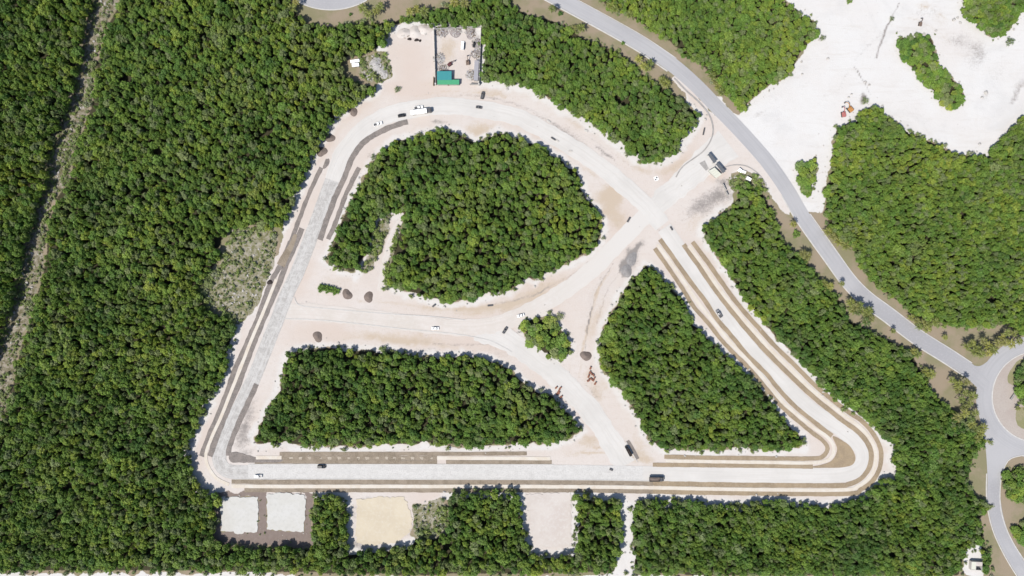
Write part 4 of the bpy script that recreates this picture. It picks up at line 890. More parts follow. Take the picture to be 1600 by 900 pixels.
# ---------------------------------------------------------------- vehicles
def wheel(parent, x, y, r, wd=.24):
    t_ = MB(); n = 14
    t_.loft([[(x + r * k * math.cos(2 * math.pi * i / n), y + o * wd / 2, r + r * k * math.sin(2 * math.pi * i / n)) for i in range(n)] for k, o in ((.8, -1), (1, -.7), (1, .7), (.8, 1))])
    w_ = t_.build('wheel', M['tyre'], parent)
    r_ = MB(); r_.tube([(x, y - wd / 2 - .01, r), (x, y + wd / 2 + .01, r)], r * .55, 10); r_.build('rim', M['steel'], w_)
def body_loft(secs):
    rings = []
    for x, hw, z0, z1 in secs:
        c = min(.12, (z1 - z0) * .3)
        rings.append([(x, -hw + .06, z0), (x, hw - .06, z0), (x, hw, z0 + c), (x, hw, z1 - c), (x, hw - c * .8, z1), (x, -hw + c * .8, z1), (x, -hw, z1 - c), (x, -hw, z0 + c)])
    return MB().loft(rings)
def car(px, py, hd, kind, paintname, label, sc_=1.0, group=None):
    p = P(px, py); e = empty({'suv': 'parked_suv', 'sedan': 'parked_car', 'pickup': 'pickup_truck', 'van': 'delivery_van'}[kind], (p.x, p.y, .14), math.radians(hd)); e.scale = (sc_,) * 3
    pm = M[paintname]
    L, W, hh = {'suv': (4.8, 1.92, 1.72), 'sedan': (4.6, 1.82, 1.45), 'pickup': (5.5, 1.95, 1.78), 'van': (5.2, 1.95, 2.1)}[kind]
    a, b = L / 2, W / 2; belt = 1.02 if kind != 'sedan' else .9
    if kind == 'pickup':
        body_loft([(a, b - .22, .42, .72), (a - .12, b - .08, .34, .95), (a - 1.35, b, .32, belt + .04), (.0 - .75, b, .32, belt), (-.78, b, .32, .62), (-a + .1, b, .36, .62), (-a, b - .05, .42, .6)]).build('body', pm, e)
        bd = MB(); bd.box(-a + .06, -.78, -b + .01, -b + .13, .62, 1.06); bd.box(-a + .06, -.78, b - .13, b - .01, .62, 1.06); bd.box(-a + .02, -a + .12, -b + .14, b - .14, .6, 1.05); bd.build('cargo_bed', pm, e)
        MB().box(-a + .13, -.8, -b + .14, b - .14, .63, .66).build('bed_liner', M['grey_paint'], e)
        x0, x1, x2, x3 = a - 1.4, a - 2.05, -.55, -.76
    else:
        body_loft([(a, b - .25, .40, .66), (a - .12, b - .1, .30, .84), (a - 1.2, b, .28, belt), (-a + .5, b, .28, belt), (-a + .08, b - .06, .34, belt - .04), (-a, b - .15, .42, belt - .18)]).build('body', pm, e)
        x0, x1 = a - 1.25, a - 1.95
        x2, x3 = {'suv': (-a + .55, -a + .2), 'sedan': (-.95, -1.6), 'van': (-a + .3, -a + .15)}[kind]
        if kind == 'van': x0, x1 = a - .9, a - 1.5
    lo = b - .06; hi = b - .26
    cb = MB(); cb.loft([[(x0, -lo, belt), (x0, lo, belt), (x3, lo, belt), (x3, -lo, belt)], [(x1, -hi, hh - .05), (x1, hi, hh - .05), (x2, hi, hh - .05), (x2, -hi, hh - .05)], [(x1 - .08, -hi + .1, hh), (x1 - .08, hi - .1, hh), (x2 + .08, hi - .1, hh), (x2 + .08, -hi + .1, hh)]]); cb.build('cabin', pm, e)
    def pane(nm, q, off):
        q = [Vector(v) for v in q]; c = sum(q, Vector()) / 4; off = Vector(off)
        f = [c + (v - c) * .88 + off for v in q]; k = [v - off * 1.5 for v in f]
        MB().add(f + k, [(0, 1, 2, 3), (7, 6, 5, 4), (0, 4, 5, 1), (1, 5, 6, 2), (2, 6, 7, 3), (3, 7, 4, 0)]).build(nm, M['glass'], e)
    zt = hh - .05
    pane('windscreen', [(x0, -lo, belt), (x0, lo, belt), (x1, hi, zt), (x1, -hi, zt)], (.02, 0, .012))
    pane('rear_window', [(x3, lo, belt), (x3, -lo, belt), (x2, -hi, zt), (x2, hi, zt)], (-.02, 0, .012))
    for sg in (-1, 1): pane('side_window', [(x0, sg * lo, belt), (x3, sg * lo, belt), (x2, sg * hi, zt), (x1, sg * hi, zt)], (0, sg * .02, .006))
    for sg in (-1, 1):
        MB().box(a - .16, a - .02, sg * (b - .36) - .17, sg * (b - .36) + .17, .62, .76, .03).build('headlight', M['lamp'], e)
        MB().box(-a - .005, -a + .1, sg * (b - .26) - .12, sg * (b - .26) + .12, .68, .84, .02).build('tail_light', M['red_lens'], e)
        MB().box(x0 - .25, x0 - .08, sg * (b + .08) - .09, sg * (b + .08) + .09, belt, belt + .16, .03).build('mirror', pm, e)
        for x in (a - .85, -a + .95): wheel(e, x, sg * (b - .12), .35)
    MB().box(a - .03, a + .06, -b + .25, b - .25, .38, .54, .03).build('bumper', M['grey_paint'], e)
    return tag(e, label, {'suv': 'car', 'sedan': 'car', 'pickup': 'pickup', 'van': 'van'}[kind], group)
car(591, 194, 16, 'pickup', 'white_paint', 'white pickup on the ring road bend, alongside the dark gravel strip')
car(628, 181, 9, 'suv', 'black_paint', 'black car on the ring road between a white pickup and the trailer lorry')
car(654.5, 168.5, 8, 'pickup', 'white_paint', 'white pickup standing alongside the long white trailer')
car(754, 149.5, 78, 'suv', 'grey_paint', 'dark grey car parked below the corner of the walled yard')
car(748.5, 168, -8, 'sedan', 'grey_paint', 'small dark car on the ring road under the walled yard', .85)
car(680, 513, 180, 'sedan', 'white_paint', 'white car by the lower kerb of the link road above the trapezoid wood')
car(789, 516, 58, 'sedan', 'grey_paint', 'dark grey car at the road fork beside the tree clump')
car(813.5, 493, 194, 'sedan', 'white_paint', 'white car on the link road above the tree clump')
car(1123, 490, 122, 'pickup', 'silver_paint', 'silver pickup with dark bed on the white road between brown strips')
car(503, 728.5, 0, 'suv', 'black_paint', 'black car at the upper edge of the bottom road', 1.08)
car(404, 743.5, 180, 'pickup', 'white_paint', 'white pickup on the bottom road near its left corner', .9)
car(741, 70, 80, 'van', 'black_paint', 'black van against the junk in the walled yard', .75)
car(723, 72, 86, 'van', 'white_paint', 'white van with dark sides parked inside the walled yard', 1.05)

def lorry(px, py, hd, label):
    p = P(px, py); e = empty('trailer_lorry', (p.x, p.y, .14), math.radians(hd))
    MB().box(-6.6, 3.5, -1.25, 1.25, 1.15, 3.4, .1).build('trailer', M['white_paint'], e)
    MB().box(-6.5, 5.9, -.5, .5, .75, 1.12).build('chassis', M['grey_paint'], e)
    body_loft([(6.4, 1.05, .5, 1.6), (6.2, 1.15, .45, 2.6), (5.5, 1.2, .45, 2.95), (4.1, 1.2, .45, 3.0), (3.9, 1.15, .5, 2.95)]).build('cab', M['grey_paint'], e)
    MB().quad((6.25, -1, 1.65), (6.25, 1, 1.65), (5.86, .95, 2.82), (5.86, -.95, 2.82)).build('windscreen', M['glass'], e)
    for sg in (-1, 1):
        for x in (5.6, 3.3, 2.2, -4.2, -5.3): wheel(e, x, sg * 1.05, .5, .4)
        MB().box(6.3, 6.45, sg * .8 - .15, sg * .8 + .15, .8, 1.0).build('headlight', M['lamp'], e)
    return tag(e, label, 'lorry')
lorry(659, 175.5, 8, 'lorry with long white box trailer and dark cab on the ring road')
def dump_truck(px, py, hd, label, pn, load, sc_=1.0):
    p = P(px, py); e = empty('dump_truck', (p.x, p.y, .14), math.radians(hd)); e.scale = (sc_,) * 3
    MB().box(-4.4, 4.2, -.5, .5, .75, 1.1).build('chassis', M['grey_paint'], e)
    body_loft([(4.6, 1.0, .5, 1.5), (4.4, 1.15, .45, 1.75), (3.5, 1.2, .45, 1.8), (3.3, 1.2, .45, 2.7), (2.1, 1.2, .45, 2.75)]).build('cab', M[pn], e)
    MB().quad((3.55, -1, 1.82), (3.55, 1, 1.82), (3.34, .95, 2.6), (3.34, -.95, 2.6)).build('windscreen', M['glass'], e)
    t_ = MB(); t_.box(-4.5, 1.9, -1.25, 1.25, 1.1, 1.25); t_.box(-4.5, 1.9, -1.25, -1.15, 1.25, 2.6); t_.box(-4.5, 1.9, 1.15, 1.25, 1.25, 2.6); t_.box(1.8, 1.9, -1.14, 1.14, 1.25, 2.8); t_.box(-4.5, -4.4, -1.14, 1.14, 1.25, 2.5); t_.build('tipper_body', M[pn], e)
    r = np.random.default_rng(int(px)); V = []; F = []
    for i in range(13):
        for j in range(6): V.append((-4.35 + i * .51, -1.12 + j * .448, 1.75 + .55 * math.sin(math.pi * i / 12) * math.sin(math.pi * j / 5) + r.random() * .15))
    for i in range(12):
        for j in range(5): F.append((i * 6 + j, (i + 1) * 6 + j, (i + 1) * 6 + j + 1, i * 6 + j + 1))
    pyd('load', V, F, M[load], e)
    for sg in (-1, 1):
        for x in (3.2, -2.0, -3.2): wheel(e, x, sg * 1.0, .5, .4)
        MB().box(4.5, 4.65, sg * .8 - .14, sg * .8 + .14, .8, 1.0).build('headlight', M['lamp'], e)
    return tag(e, label, 'truck')
dump_truck(1025, 747.5, 0, 'loaded dark dump truck on the bottom road beside the brown strip', 'grey_paint', 'heap', 1.02)
dump_truck(981.5, 704, 118, 'black dump truck where the fork road meets the bottom road', 'black_paint', 'heap_dark', .75)
def excavator(px, py, hd, pn, label, sc_=1.0, swing=20):
    p = P(px, py); e = empty('excavator', (p.x, p.y, .02), math.radians(hd)); e.scale = (sc_,) * 3
    for sg in (-1, 1):
        t_ = MB(); t_.loft([[(x, sg * 1.15 + o, z) for x, z in ((-1.7, .1), (-1.95, .45), (-1.7, .8), (1.7, .8), (1.95, .45), (1.7, .1))] for o in (-.27, .27)]); t_.build('track', M['tyre'], e)
    MB().box(-.9, .9, -.9, .9, .5, .95).build('undercarriage', M['grey_paint'], e)
    MB().box(-2.0, 1.1, -1.25, 1.25, .98, 1.95, .15).build('upper_body', M[pn], e)
    cb = MB().box(-.2, 1.25, .2, 1.2, 1.97, 2.85, .1).build('cab', M[pn], e)
    MB().box(1.2, 1.28, .3, 1.1, 2.0, 2.65).build('window', M['glass'], cb)
    MB().tube([(1.0, -.15, 1.7), (2.6, -.15, 3.5), (4.3, -.15, 3.6)], [.28, .26, .2], 6).build('boom', M[pn], e)
    MB().tube([(4.2, -.15, 3.7), (5.0, -.15, 1.6)], [.2, .16], 6).build('stick', M[pn], e)
    b_ = MB(); b_.loft([[(4.7, y, 1.6), (5.3, y, 1.5), (5.5, y, .7), (5.0, y, .35), (4.6, y, .7)] for y in (-.6, .3)]); b_.build('bucket', M['steel'], e)
    return tag(e, label, 'excavator')
excavator(1327, 171, 130, 'orange_paint', 'orange excavator at the corner of the quarry floor and yellowish wood')
excavator(1317, 179, 100, 'pink_paint', 'faded red excavator next to the orange one at the wood corner', .9)
excavator(703, 101, 35, 'maroon_paint', 'maroon excavator in the middle of the walled yard', .75)
excavator(731, 98, 95, 'brown_paint', 'brown excavator near the grey lean-to in the walled yard', .8)
excavator(1437, 38, 80, 'brown_paint', 'small brown digger alone on the quarry floor above the green island', .7)

# ---------------------------------------------------------------- heaps
def heap(px, py, r_, h_, mat, label, seed, sx=1.0, rot=0.0, cat='soil heap', name='soil_heap', group=None):
    p = P(px, py); V = [(0, 0, h_)]; F = []; n = 22; m_ = 6; r = np.random.default_rng(seed)
    ph = r.random(3) * 6.28
    for k in range(1, m_ + 1):
        for i in range(n):
            a = 2 * math.pi * i / n; q = k / m_
            rr = r_ * q * (1 + .13 * math.sin(2 * a + ph[0]) + .08 * math.sin(3 * a + ph[1]) + .05 * (r.random() - .5))
            z = h_ * (1 - q) ** 1.0 * (.92 + .16 * r.random()) if k < m_ else -.06
            V.append((rr * sx * math.cos(a), rr * math.sin(a), z))
    for i in range(n): F.append((0, 1 + i, 1 + (i + 1) % n))
    for k in range(m_ - 1):
        for i in range(n):
            a = 1 + k * n + i; b = 1 + k * n + (i + 1) % n; F.append((a, a + n, b + n, b))
    o = pyd(name, V, F, M[mat], None, True); o.location = (p.x, p.y, 0); o.rotation_euler = (0, 0, math.radians(rot))
    return tag(o, label, cat, group)
heap(551.5, 174, 3.1, 1.25, 'heap', 'round brown topsoil heap topmost of the row on the ring road bend', 1)
heap(515.5, 215.5, 3.0, 1.25, 'heap', 'round brown topsoil heap in the middle of the row on the bend', 2)
heap(503, 237, 3.3, 1.1, 'heap', 'brown topsoil heap leaning against a black heap at the forest edge', 3)
heap(498.5, 234, 2.3, 1.6, 'heap_dark', 'black soil heap at the forest edge behind a brown heap', 4, .7, 30)
heap(576, 464, 3.3, 1.3, 'heap', 'round brown topsoil heap below the inner track on the link road', 5)
heap(542.5, 460, 3.3, 1.3, 'heap', 'brown topsoil heap at the end of the green bushes by the link road', 6)
heap(496.5, 526, 3.3, 1.3, 'heap', 'brown topsoil heap at the upper left corner of the trapezoid wood', 7)
heap(915.5, 556, 3.4, 1.6, 'heap', 'dark brown pointed topsoil heap above the orange brick pallets', 8)
heap(979, 423, 3.6, .9, 'heap_grey', 'flat grey gravel heap at the tip of the triangular wood', 9, 1.2, 60, 'gravel heap', 'gravel_heap')
heap(987, 405, 3.2, .6, 'heap_grey', 'spread grey gravel beside the flat heap at the triangular wood tip', 10, 1.5, 50, 'gravel heap', 'gravel_heap')
heap(422, 441, 1.9, .9, 'heap_dark', 'small dark heap on the outer brown strip of the west road', 11)
heap(510, 256, 1.7, .6, 'bed_grey', 'small elongated soil heap below the black heap', 12, 2.0, 60)
heap(587, 100, 4.0, 1.4, 'heap_white', 'pale rubble heap in the scrub beside the white-roofed shed', 13, 1.1, 20, 'rubble heap', 'rubble_heap')
heap(598, 113, 3.6, 1.2, 'heap_white', 'pale rubble heap on the scrub next to the cleared lot', 14, 1.2, 70, 'rubble heap', 'rubble_heap')
heap(577, 118, 2.8, 1.0, 'heap_white', 'low pale rubble heap under the larger one in the scrub', 15, 1.1, 0, 'rubble heap', 'rubble_heap')
for i, (x, y, lab) in enumerate([(632, 52, 'left pale earth heap pushed up behind the cleared lot'), (648, 50, 'middle pale earth heap pushed up behind the cleared lot'), (664, 46, 'tall pinkish earth heap behind the cleared lot beside the yard wall')]):
    heap(x, y, 3.6, 1.5, 'pad_pink', lab, 20 + i, 1.3, 10, 'earth heap', 'earth_heap')
for i, (x, y, r_, lab) in enumerate([(690, 50, 3.4, 'junk heap in the upper left corner of the walled yard'), (712, 47, 4.2, 'junk heap along the upper wall of the yard'), (735, 50, 3.6, 'junk heap in the upper right corner of the walled yard'), (746, 68, 2.6, 'junk heap along the right wall behind the black van'), (744, 84, 2.8, 'junk heap along the right wall above the grey lean-to'), (686, 92, 3.0, 'bluish scrap heap along the left wall of the yard'), (692, 108, 2.4, 'small scrap heap above the teal roof'), (736, 118, 2.6, 'pale scrap heap beside the grey lean-to')]):
    heap(x, y, r_, .7, 'mauve' if i not in (5, 7) else 'heap_white', lab, 30 + i, 1.2, i * 37, 'junk heap', 'junk_heap')
def scrap_on(o, px, py, r_, n, mats, name, seed):
    r = random.Random(seed)
    groups = [MB() for _ in mats]
    for k in range(n):
        a = r.uniform(0, 6.28); q = math.sqrt(r.random()) * r_; L = r.uniform(.3, 1.6); w_ = r.uniform(.12, .5); z = max(.1, .9 * (1 - q / r_)) + r.uniform(0, .3); ang = r.uniform(0, 6.28); tl = r.uniform(-.35, .35)
        c = Vector((q * math.cos(a), q * math.sin(a), z)); rot = Matrix.Rotation(ang, 3, 'Z') @ Matrix.Rotation(tl, 3, 'Y')
        v = [c + rot @ Vector((sx * L / 2, sy * w_ / 2, sz * .07)) for sz in (-1, 1) for sx, sy in ((-1, -1), (1, -1), (1, 1), (-1, 1))]
        groups[k % len(mats)].add(v, [(3, 2, 1, 0), (4, 5, 6, 7), (0, 1, 5, 4), (1, 2, 6, 5), (2, 3, 7, 6), (3, 0, 4, 7)])
    for g, m_ in zip(groups, mats): g.build(name, M[m_], o)
JUNK = [x for x in bpy.data.objects if x.name.split('.')[0] in ('junk_heap', 'rubble_heap', 'earth_heap')]
for i, o in enumerate(JUNK):
    if o.name.startswith('junk'): scrap_on(o, 0, 0, 3.6, 70, ('timber', 'mauve', 'concrete', 'roof_grey', 'wall'), 'scrap', i)
    elif o.name.startswith('rubble'): scrap_on(o, 0, 0, 3.4, 70, ('concrete', 'kerb_grey', 'bark'), 'broken_block', i)
    else: scrap_on(o, 0, 0, 3.2, 24, ('rock', 'bed'), 'clod', i)
# ---------------------------------------------------------------- brick pallets
def pallet(px, py, hd, ln, label, group, k):
    p = P(px, py); e = empty('brick_pallet', (p.x, p.y, .03), math.radians(hd))
    b_ = MB()
    for y in (-.4, 0, .4): b_.box(-ln / 2, ln / 2, y - .06, y + .06, 0, .12)
    b_.build('pallet', M['timber'], e)
    for j in range(3):
        o = .015 * (j % 2); MB().box(-ln / 2 + .03 + o, ln / 2 - .03 - o, -.46 + o, .46 - o, .123 + j * .263, .123 + j * .263 + .26).build('brick_layer', M['brick'], e)
    return tag(e, label, 'brick pallet', group)
for i, (x, y, hd, ln) in enumerate([(922.5, 575, 70, 1.9), (921.5, 582, 65, 2.0), (924, 584, 125, 2.0), (927, 586, 110, 1.7), (919.5, 588, 70, 1.8), (922, 592, 20, 2.0), (926, 594, 150, 1.8), (930, 599, 60, 2.0), (919, 595, 20, 1.6), (928.5, 591, 60, 1.6)]):
    pallet(x, y, hd, ln, 'pallet of orange-brown bricks in the pile below the pointed soil heap', 'brick pallets by the soil heap', i)
for i, (x, y, hd, ln) in enumerate([(869, 605.5, 45, 1.8), (875.5, 606, 45, 1.8), (873, 610.5, 60, 2.2), (870.5, 615, 65, 2.0), (873.5, 614, 65, 1.8), (876.5, 620, 40, 2.3)]):
    pallet(x, y, hd, ln, 'pallet of dark red bricks in the pile beside the trapezoid wood', 'brick pallets beside the trapezoid wood', i)

# ---------------------------------------------------------------- walled yard
def corr_roof(name, x0, x1, y0, y1, z0, z1, mat, parent, n=12, axis='x'):
    """sloping corrugated sheet falling from z1 at y1 to z0 at y0"""
    V = []; F = []
    for i in range(n * 2 + 1):
        x = x0 + (x1 - x0) * i / (n * 2); k = .05 * (i % 2)
        V += [(x, y0, z0 + k), (x, y1, z1 + k), (x, y0, z0 - .06), (x, y1, z1 - .06)]
    for i in range(n * 2):
        a = i * 4; b = a + 4; F += [(a, b, b + 1, a + 1), (a + 2, a + 3, b + 3, b + 2), (a, a + 2, b + 2, b), (a + 1, b + 1, b + 3, a + 3)]
    F += [(0, 1, 3, 2), (n * 8, n * 8 + 2, n * 8 + 3, n * 8 + 1)]
    return pyd(name, V, F, mat, parent)
yard = empty('yard_wall', P(715, 88)); o0 = yard.location.copy()
def wall_seg(a, b, h_=2.5, th=.22):
    pa, pb = P(*a) - o0, P(*b) - o0; d = (pb - pa).normalized(); n_ = Vector((-d.y, d.x, 0)) * th / 2
    q = [pa - n_, pb - n_, pb + n_, pa + n_]
    MB().add([(v.x, v.y, -.05) for v in q] + [(v.x, v.y, h_) for v in q], [(3, 2, 1, 0), (4, 5, 6, 7), (0, 1, 5, 4), (1, 2, 6, 5), (2, 3, 7, 6), (3, 0, 4, 7)]).build('wall_panel', M['wall'], yard)
def col_post(a, h_=2.7, w_=.24):
    pa = P(*a) - o0; MB().box(pa.x - w_, pa.x + w_, pa.y - w_, pa.y + w_, -.05, h_, .04).build('column', M['concrete'], yard)
C_ = [(678.5, 47), (752, 43), (748.5, 133), (681, 132.5)]
for a, b, n_ in ((C_[0], C_[1], 7), (C_[1], C_[2], 8), (C_[0], C_[3], 8)):
    for k in range(n_):
        f0, f1 = k / n_, (k + 1) / n_
        wall_seg((a[0] + (b[0] - a[0]) * f0, a[1] + (b[1] - a[1]) * f0), (a[0] + (b[0] - a[0]) * f1, a[1] + (b[1] - a[1]) * f1))
        if k: col_post((a[0] + (b[0] - a[0]) * f0, a[1] + (b[1] - a[1]) * f0))
wall_seg((734, 132.5), (748.5, 133))
for c_ in C_: col_post(c_, 2.9, .45)
tag(yard, 'pale block wall with columns enclosing the junk-filled yard', 'wall')
def shed(px, py, w_, d_, h_, mat, name, label, rot=0, slope=.4, cat='shed', wallm='wall', n=12):
    p = P(px, py); e = empty(name, (p.x, p.y, 0), math.radians(rot))
    m_ = MB()
    x, y = w_ / 2 - .15, d_ / 2 - .15
    m_.box(-x, x, -y, -y + .15, -.05, h_ - .02); m_.box(-x, -x + .15, -y + .16, y - .16, -.05, h_); m_.box(x - .15, x, -y + .16, y - .16, -.05, h_); m_.box(-x, x, y - .15, y, -.05, h_ + slope - .1)
    m_.build('wall', M[wallm], e)
    corr_roof('roof', -w_ / 2, w_ / 2, -d_ / 2, d_ / 2, h_ + .07, h_ + slope + .07, M[mat], e, n)
    dr = MB().box(-.5, .45, -y - .06, -y - .003, 0, 2.0).build('door', M['timber'], e); MB().box(.28, .36, -y - .1, -y - .062, .95, 1.05).build('handle', M['steel'], dr)
    MB().box(x - 1.3 if w_ > 4 else x - .9, x - .3, -y - .05, -y - .003, 1.1, 1.9).build('window', M['glass'], e)
    return tag(e, label, cat)
shed(695, 120.5, 9.0, 5.4, 2.9, 'roof_teal', 'site_shed', 'teal sheet-roofed shed in the lower left corner of the walled yard', 0, .35)
shed(701, 130.3, 13.6, 3.0, 2.5, 'roof_green', 'site_shed', 'bright green sheet-roofed shed against the teal one at the yard front', 0, .2, n=18)
shed(744.5, 112, 12.5, 2.7, 2.4, 'roof_grey', 'lean_to_shed', 'long grey lean-to roof along the right wall of the yard', 87, .3, n=16)
shed(555.8, 97.2, 5.6, 1.7, 2.2, 'roof_white', 'white_shed', 'narrow white-roofed shed with blue shade in the forest clearing', 9, .15)
shed(556.5, 103, 4.4, 2.0, 1.9, 'roof_white', 'white_shed', 'lower white-roofed shed in front of the narrow one in the forest clearing', 6, .2)
MB_ = MB().box(-2.6, 2.6, -.2, .2, -.05, 2.6); o = MB_.build('gate_pier', M['timber'], None); q = P(678, 128); o.location = q; o.rotation_euler = (0, 0, math.radians(88)); tag(o, 'brown timber hoarding outside the lower left yard corner', 'hoarding')

# ---------------------------------------------------------------- gate
def slab_poly(name, pts, z0, z1, mat, parent=None):
    q = [P(*a) for a in pts]
    if parent: q = [v - parent.location for v in q]
    n = len(q)
    return MB().add([(v.x, v.y, z0) for v in q] + [(v.x, v.y, z1) for v in q], [tuple(range(n - 1, -1, -1)), tuple(range(n, 2 * n))] + [(i, (i + 1) % n, n + (i + 1) % n, n + i) for i in range(n)]).build(name, M[mat], parent)
def canopy(pts, label):
    c = P(sum(a[0] for a in pts) / 4, sum(a[1] for a in pts) / 4); e = empty('gate_canopy', c)
    slab_poly('roof', pts, 3.2, 3.5, 'roof_slate', e)
    for a in pts:
        v = P(*a) - c; v *= .86; MB().box(v.x - .15, v.x + .15, v.y - .15, v.y + .15, -.03, 3.19).build('post', M['concrete'], e)
    return tag(e, label, 'canopy')
canopy([(1103.5, 243), (1107, 240.8), (1117.3, 253.5), (1113, 256.7)], 'slate-grey gate roof on the side of the curved dark kerb')
canopy([(1116, 258), (1120, 256), (1131.3, 269), (1127, 272)], 'slate-grey gate roof on the side of the white containers')
e = empty('guardhouse', P(1115, 271))
slab_poly('wall', [(1106, 268.2), (1114.7, 263.3), (1125, 273.5), (1117.3, 278.6)], -.03, 2.3, 'wall', e)
r_ = slab_poly('roof', [(1105.3, 268.2), (1114.7, 262.7), (1125.7, 273.5), (1117.3, 279.3)], 2.302, 2.5, 'roof_cream', e)
for k in range(3):
    f = .25 + .25 * k; a = (1105.3 + (1117.3 - 1105.3) * f, 268.2 + (279.3 - 268.2) * f); b = (1114.7 + (1125.7 - 1114.7) * f, 262.7 + (273.5 - 262.7) * f)
    pa, pb = P(*a) - e.location, P(*b) - e.location; MB().tube([(pa.x, pa.y, 2.56), (pb.x, pb.y, 2.56)], .09, 6).build('roof_rib', M['roof_cream'], e)
tag(e, 'cream flat-roofed guardhouse beside the slate gate roofs', 'guardhouse')
o = slab_poly('gate_slab', [(1092.5, 255), (1101, 250.5), (1107.2, 263.4), (1103, 267)], -.03, .16, 'kerb_grey'); tag(o, 'grey concrete slab between guardhouse and curved kerb', 'slab')
e = empty('boundary_wall', P(1132, 297))
for a, b in (((1128.5, 288), (1130.5, 292)), ((1130.6, 292.4), (1133, 298)), ((1133.6, 300), (1136, 306))):
    pa, pb = P(*a) - e.location, P(*b) - e.location; d = (pb - pa).normalized(); n_ = Vector((-d.y, d.x, 0)) * .12
    q = [pa - n_, pb - n_, pb + n_, pa + n_]; MB().add([(v.x, v.y, -.05) for v in q] + [(v.x, v.y, 2.2) for v in q], [(3, 2, 1, 0), (4, 5, 6, 7), (0, 1, 5, 4), (1, 2, 6, 5), (2, 3, 7, 6), (3, 0, 4, 7)]).build('wall_panel', M['wall'], e)
tag(e, 'broken length of white wall at the wood edge below the gate', 'wall')
def container(px, py, hd, l_, w_, h_, label, mat='white_paint'):
    p = P(px, py); e = empty('site_container', (p.x, p.y, .02), math.radians(hd))
    MB().box(-l_ / 2, l_ / 2, -w_ / 2, w_ / 2, 0, h_, .05).build('shell', M[mat], e)
    d = MB().box(l_ / 2 + .003, l_ / 2 + .05, -w_ * .3, w_ * .3, .1, h_ * .85).build('door', M['silver_paint'], e); MB().box(l_ / 2 + .053, l_ / 2 + .09, w_ * .15, w_ * .2, h_ * .3, h_ * .6).build('handle', M['steel'], d)
    for k in range(3): MB().box(-l_ / 2 + l_ * (k + .7) / 4, -l_ / 2 + l_ * (k + .7) / 4 + .12, -w_ / 2 + .1, w_ / 2 - .1, h_ + .002, h_ + .05).build('roof_rib', M[mat], e)
    return tag(e, label, 'container')
container(1155.5, 267, -40, 2.6, 1.8, 1.9, 'small white container at the inner kerb of the gate junction')
container(1162, 269, -15, 2.2, 1.4, 1.2, 'low pale tank between two white containers by the gate')
container(1168.5, 280, -30, 3.0, 1.8, 2.1, 'white container at the top of the wood beside the gate')
# survey target
p = P(1025.3, 279); e = empty('survey_target', (p.x, p.y, .05), math.radians(20))
MB().box(-1.25, 1.25, -1.25, 1.25, 0, .05).build('panel', M['white_paint'], e)
for sx, sy in ((-1, -1), (1, 1)): MB().box(min(0, sx * 1.0), max(0, sx * 1.0), min(0, sy * 1.0), max(0, sy * 1.0), .052, .06).build('black_square', M['tint_black'], e)
tag(e, 'black and white chequered survey target lying near the road crossing', 'target')
# bits along the site
def box_thing(name, px, py, hd, l_, w_, h_, mat, label, cat, n=3):
    p = P(px, py); e = empty(name, (p.x, p.y, .06), math.radians(hd)); wd = w_ / n
    for k in range(n): MB().box(-l_ / 2 + .1 * (k % 2), l_ / 2 - .12 * ((k + 1) % 2), -w_ / 2 + k * wd, -w_ / 2 + (k + 1) * wd - .03, 0, h_ * (1 - .12 * (k % 2)), .02).build('piece', M[mat], e)
    return tag(e, label, cat)
box_thing('concrete_panels', 857.5, 190, -38, 2.8, 1.1, .5, 'concrete', 'white panels stacked on the upper side of the ring road', 'panels')
box_thing('concrete_panels', 915.5, 204.5, -15, 2.4, 1.3, .6, 'concrete', 'white panels stacked against the wood above the ring road', 'panels')
box_thing('steel_pipes', 864.5, 217, -32, 3.4, .9, .7, 'grey_paint', 'bundle of dark pipes on the inner side of the ring road', 'pipes')
box_thing('concrete_panels', 871, 220, -30, 2.4, .9, .4, 'concrete', 'white boards beside the dark pipes on the ring road', 'panels')
box_thing('concrete_panels', 891, 236, 5, 2.4, 1.0, .5, 'concrete', 'white boards on the verge near the D-shaped wood', 'panels')
box_thing('timber_beams', 1099.4, 205.5, 78, 4.6, .8, .7, 'grey_paint', 'dark beams lying inside the curved gate kerb', 'beams')
box_thing('steel_pipes', 766, 477.5, 5, 3.4, .9, .7, 'grey_paint', 'dark pipes on a white board under the D-shaped wood', 'pipes')
box_thing('timber_beams', 678, 477.5, 40, 2.4, 1.2, .8, 'grey_paint', 'dark bundle at the lower edge of the D-shaped wood', 'beams')
box_thing('steel_pipes', 982, 343.5, 60, 3.4, 1.2, .8, 'grey_paint', 'dark bundle on tan soil beside the road crossing', 'pipes')
box_thing('steel_pipes', 1049, 357, -60, 2.8, 1.0, .6, 'grey_paint', 'dark pipes at the head of the brown strips', 'pipes')
box_thing('timber_beams', 955, 733.5, -20, 2.2, 1.2, .7, 'grey_paint', 'dark bundle on the grey bottom road below the fork', 'beams')
box_thing('timber_beams', 907, 340, 30, 4.4, .9, .8, 'mauve', 'grey timber at the lower right edge of the D-shaped wood', 'beams')
box_thing('concrete_panels', 1102, 374, 10, 4.0, 2.0, .9, 'concrete', 'white tarpaulined stack at the wood edge beside the brown strips', 'panels')
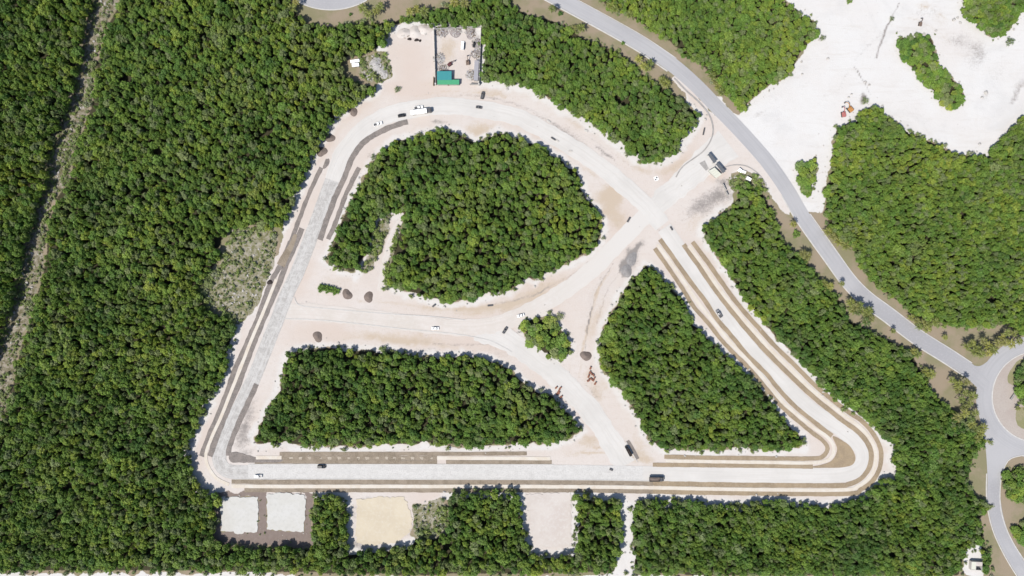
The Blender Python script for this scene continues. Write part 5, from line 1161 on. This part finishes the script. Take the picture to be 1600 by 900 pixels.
box_thing('stone_bench', 1582.5, 617, 55, 6.4, 1.2, 1.2, 'kerb_grey', 'long grey stone bench on the roundabout pavers', 'bench')
for i, (x, y, r_) in enumerate(((640, 61, 1.0), (651, 62.5, 1.1), (656.5, 63.5, .8))):
    heap(x, y, r_, 1.0, 'heap_dark', 'black lump in the row below the pale earth heaps on the cleared lot', 70 + i, 1.3, 10, 'lump', 'soil_lump', 'black lumps on the cleared lot')
# rocks of size on the quarry floor
for i, (x, y, r_) in enumerate([(1352, 128, 1.0), (1358, 133, .9), (1490, 31, 1.3), (1496, 28, 1.0), (1500, 36, 1.1), (1293, 92, 1.0), (1253, 116, .8), (1540, 145, 1.4), (1534, 152, 1.0), (1330, 147, .8), (1326, 152, .8), (1462, 48, 1.0), (1530, 225, 1.0)]):
    v, f = rock_mesh(200 + i); o = pyd('boulder', v * 2 * r_, f, M['rock']); o.location = P(x, y); tag(o, 'grey limestone boulder lying loose on the white quarry floor', 'boulder', 'boulders on the quarry floor')
# ruin at the lower right
e = empty('small_house', P(1522, 882), math.radians(-3))
m_ = MB(); m_.box(-3.4, 3.4, -2.6, -2.4, -.05, 2.6); m_.box(-3.4, 3.4, 2.4, 2.6, -.05, 2.6); m_.box(-3.4, -3.2, -2.39, 2.39, -.05, 2.6); m_.box(3.2, 3.4, -2.39, 2.39, -.05, 2.6); m_.box(-.6, -.4, -2.39, 2.39, -.05, 2.55); m_.build('wall', M['concrete'], e)
MB().box(-3.19, -.61, -2.39, 2.39, 2.3, 2.45).build('roof', M['roof_cream'], e); MB().box(-.39, 3.19, .2, 2.39, 2.3, 2.45).build('roof', M['pad_pink'], e)
d = MB().box(.6, 1.5, -2.66, -2.603, 0, 2.0).build('door', M['timber'], e); MB().box(1.3, 1.38, -2.7, -2.662, .95, 1.05).build('handle', M['steel'], d)
MB().box(-2.5, -1.3, -2.65, -2.603, 1.0, 1.9).build('window', M['glass'], e)
tag(e, 'half-roofed pale house in the small clearing at the wood end', 'house')
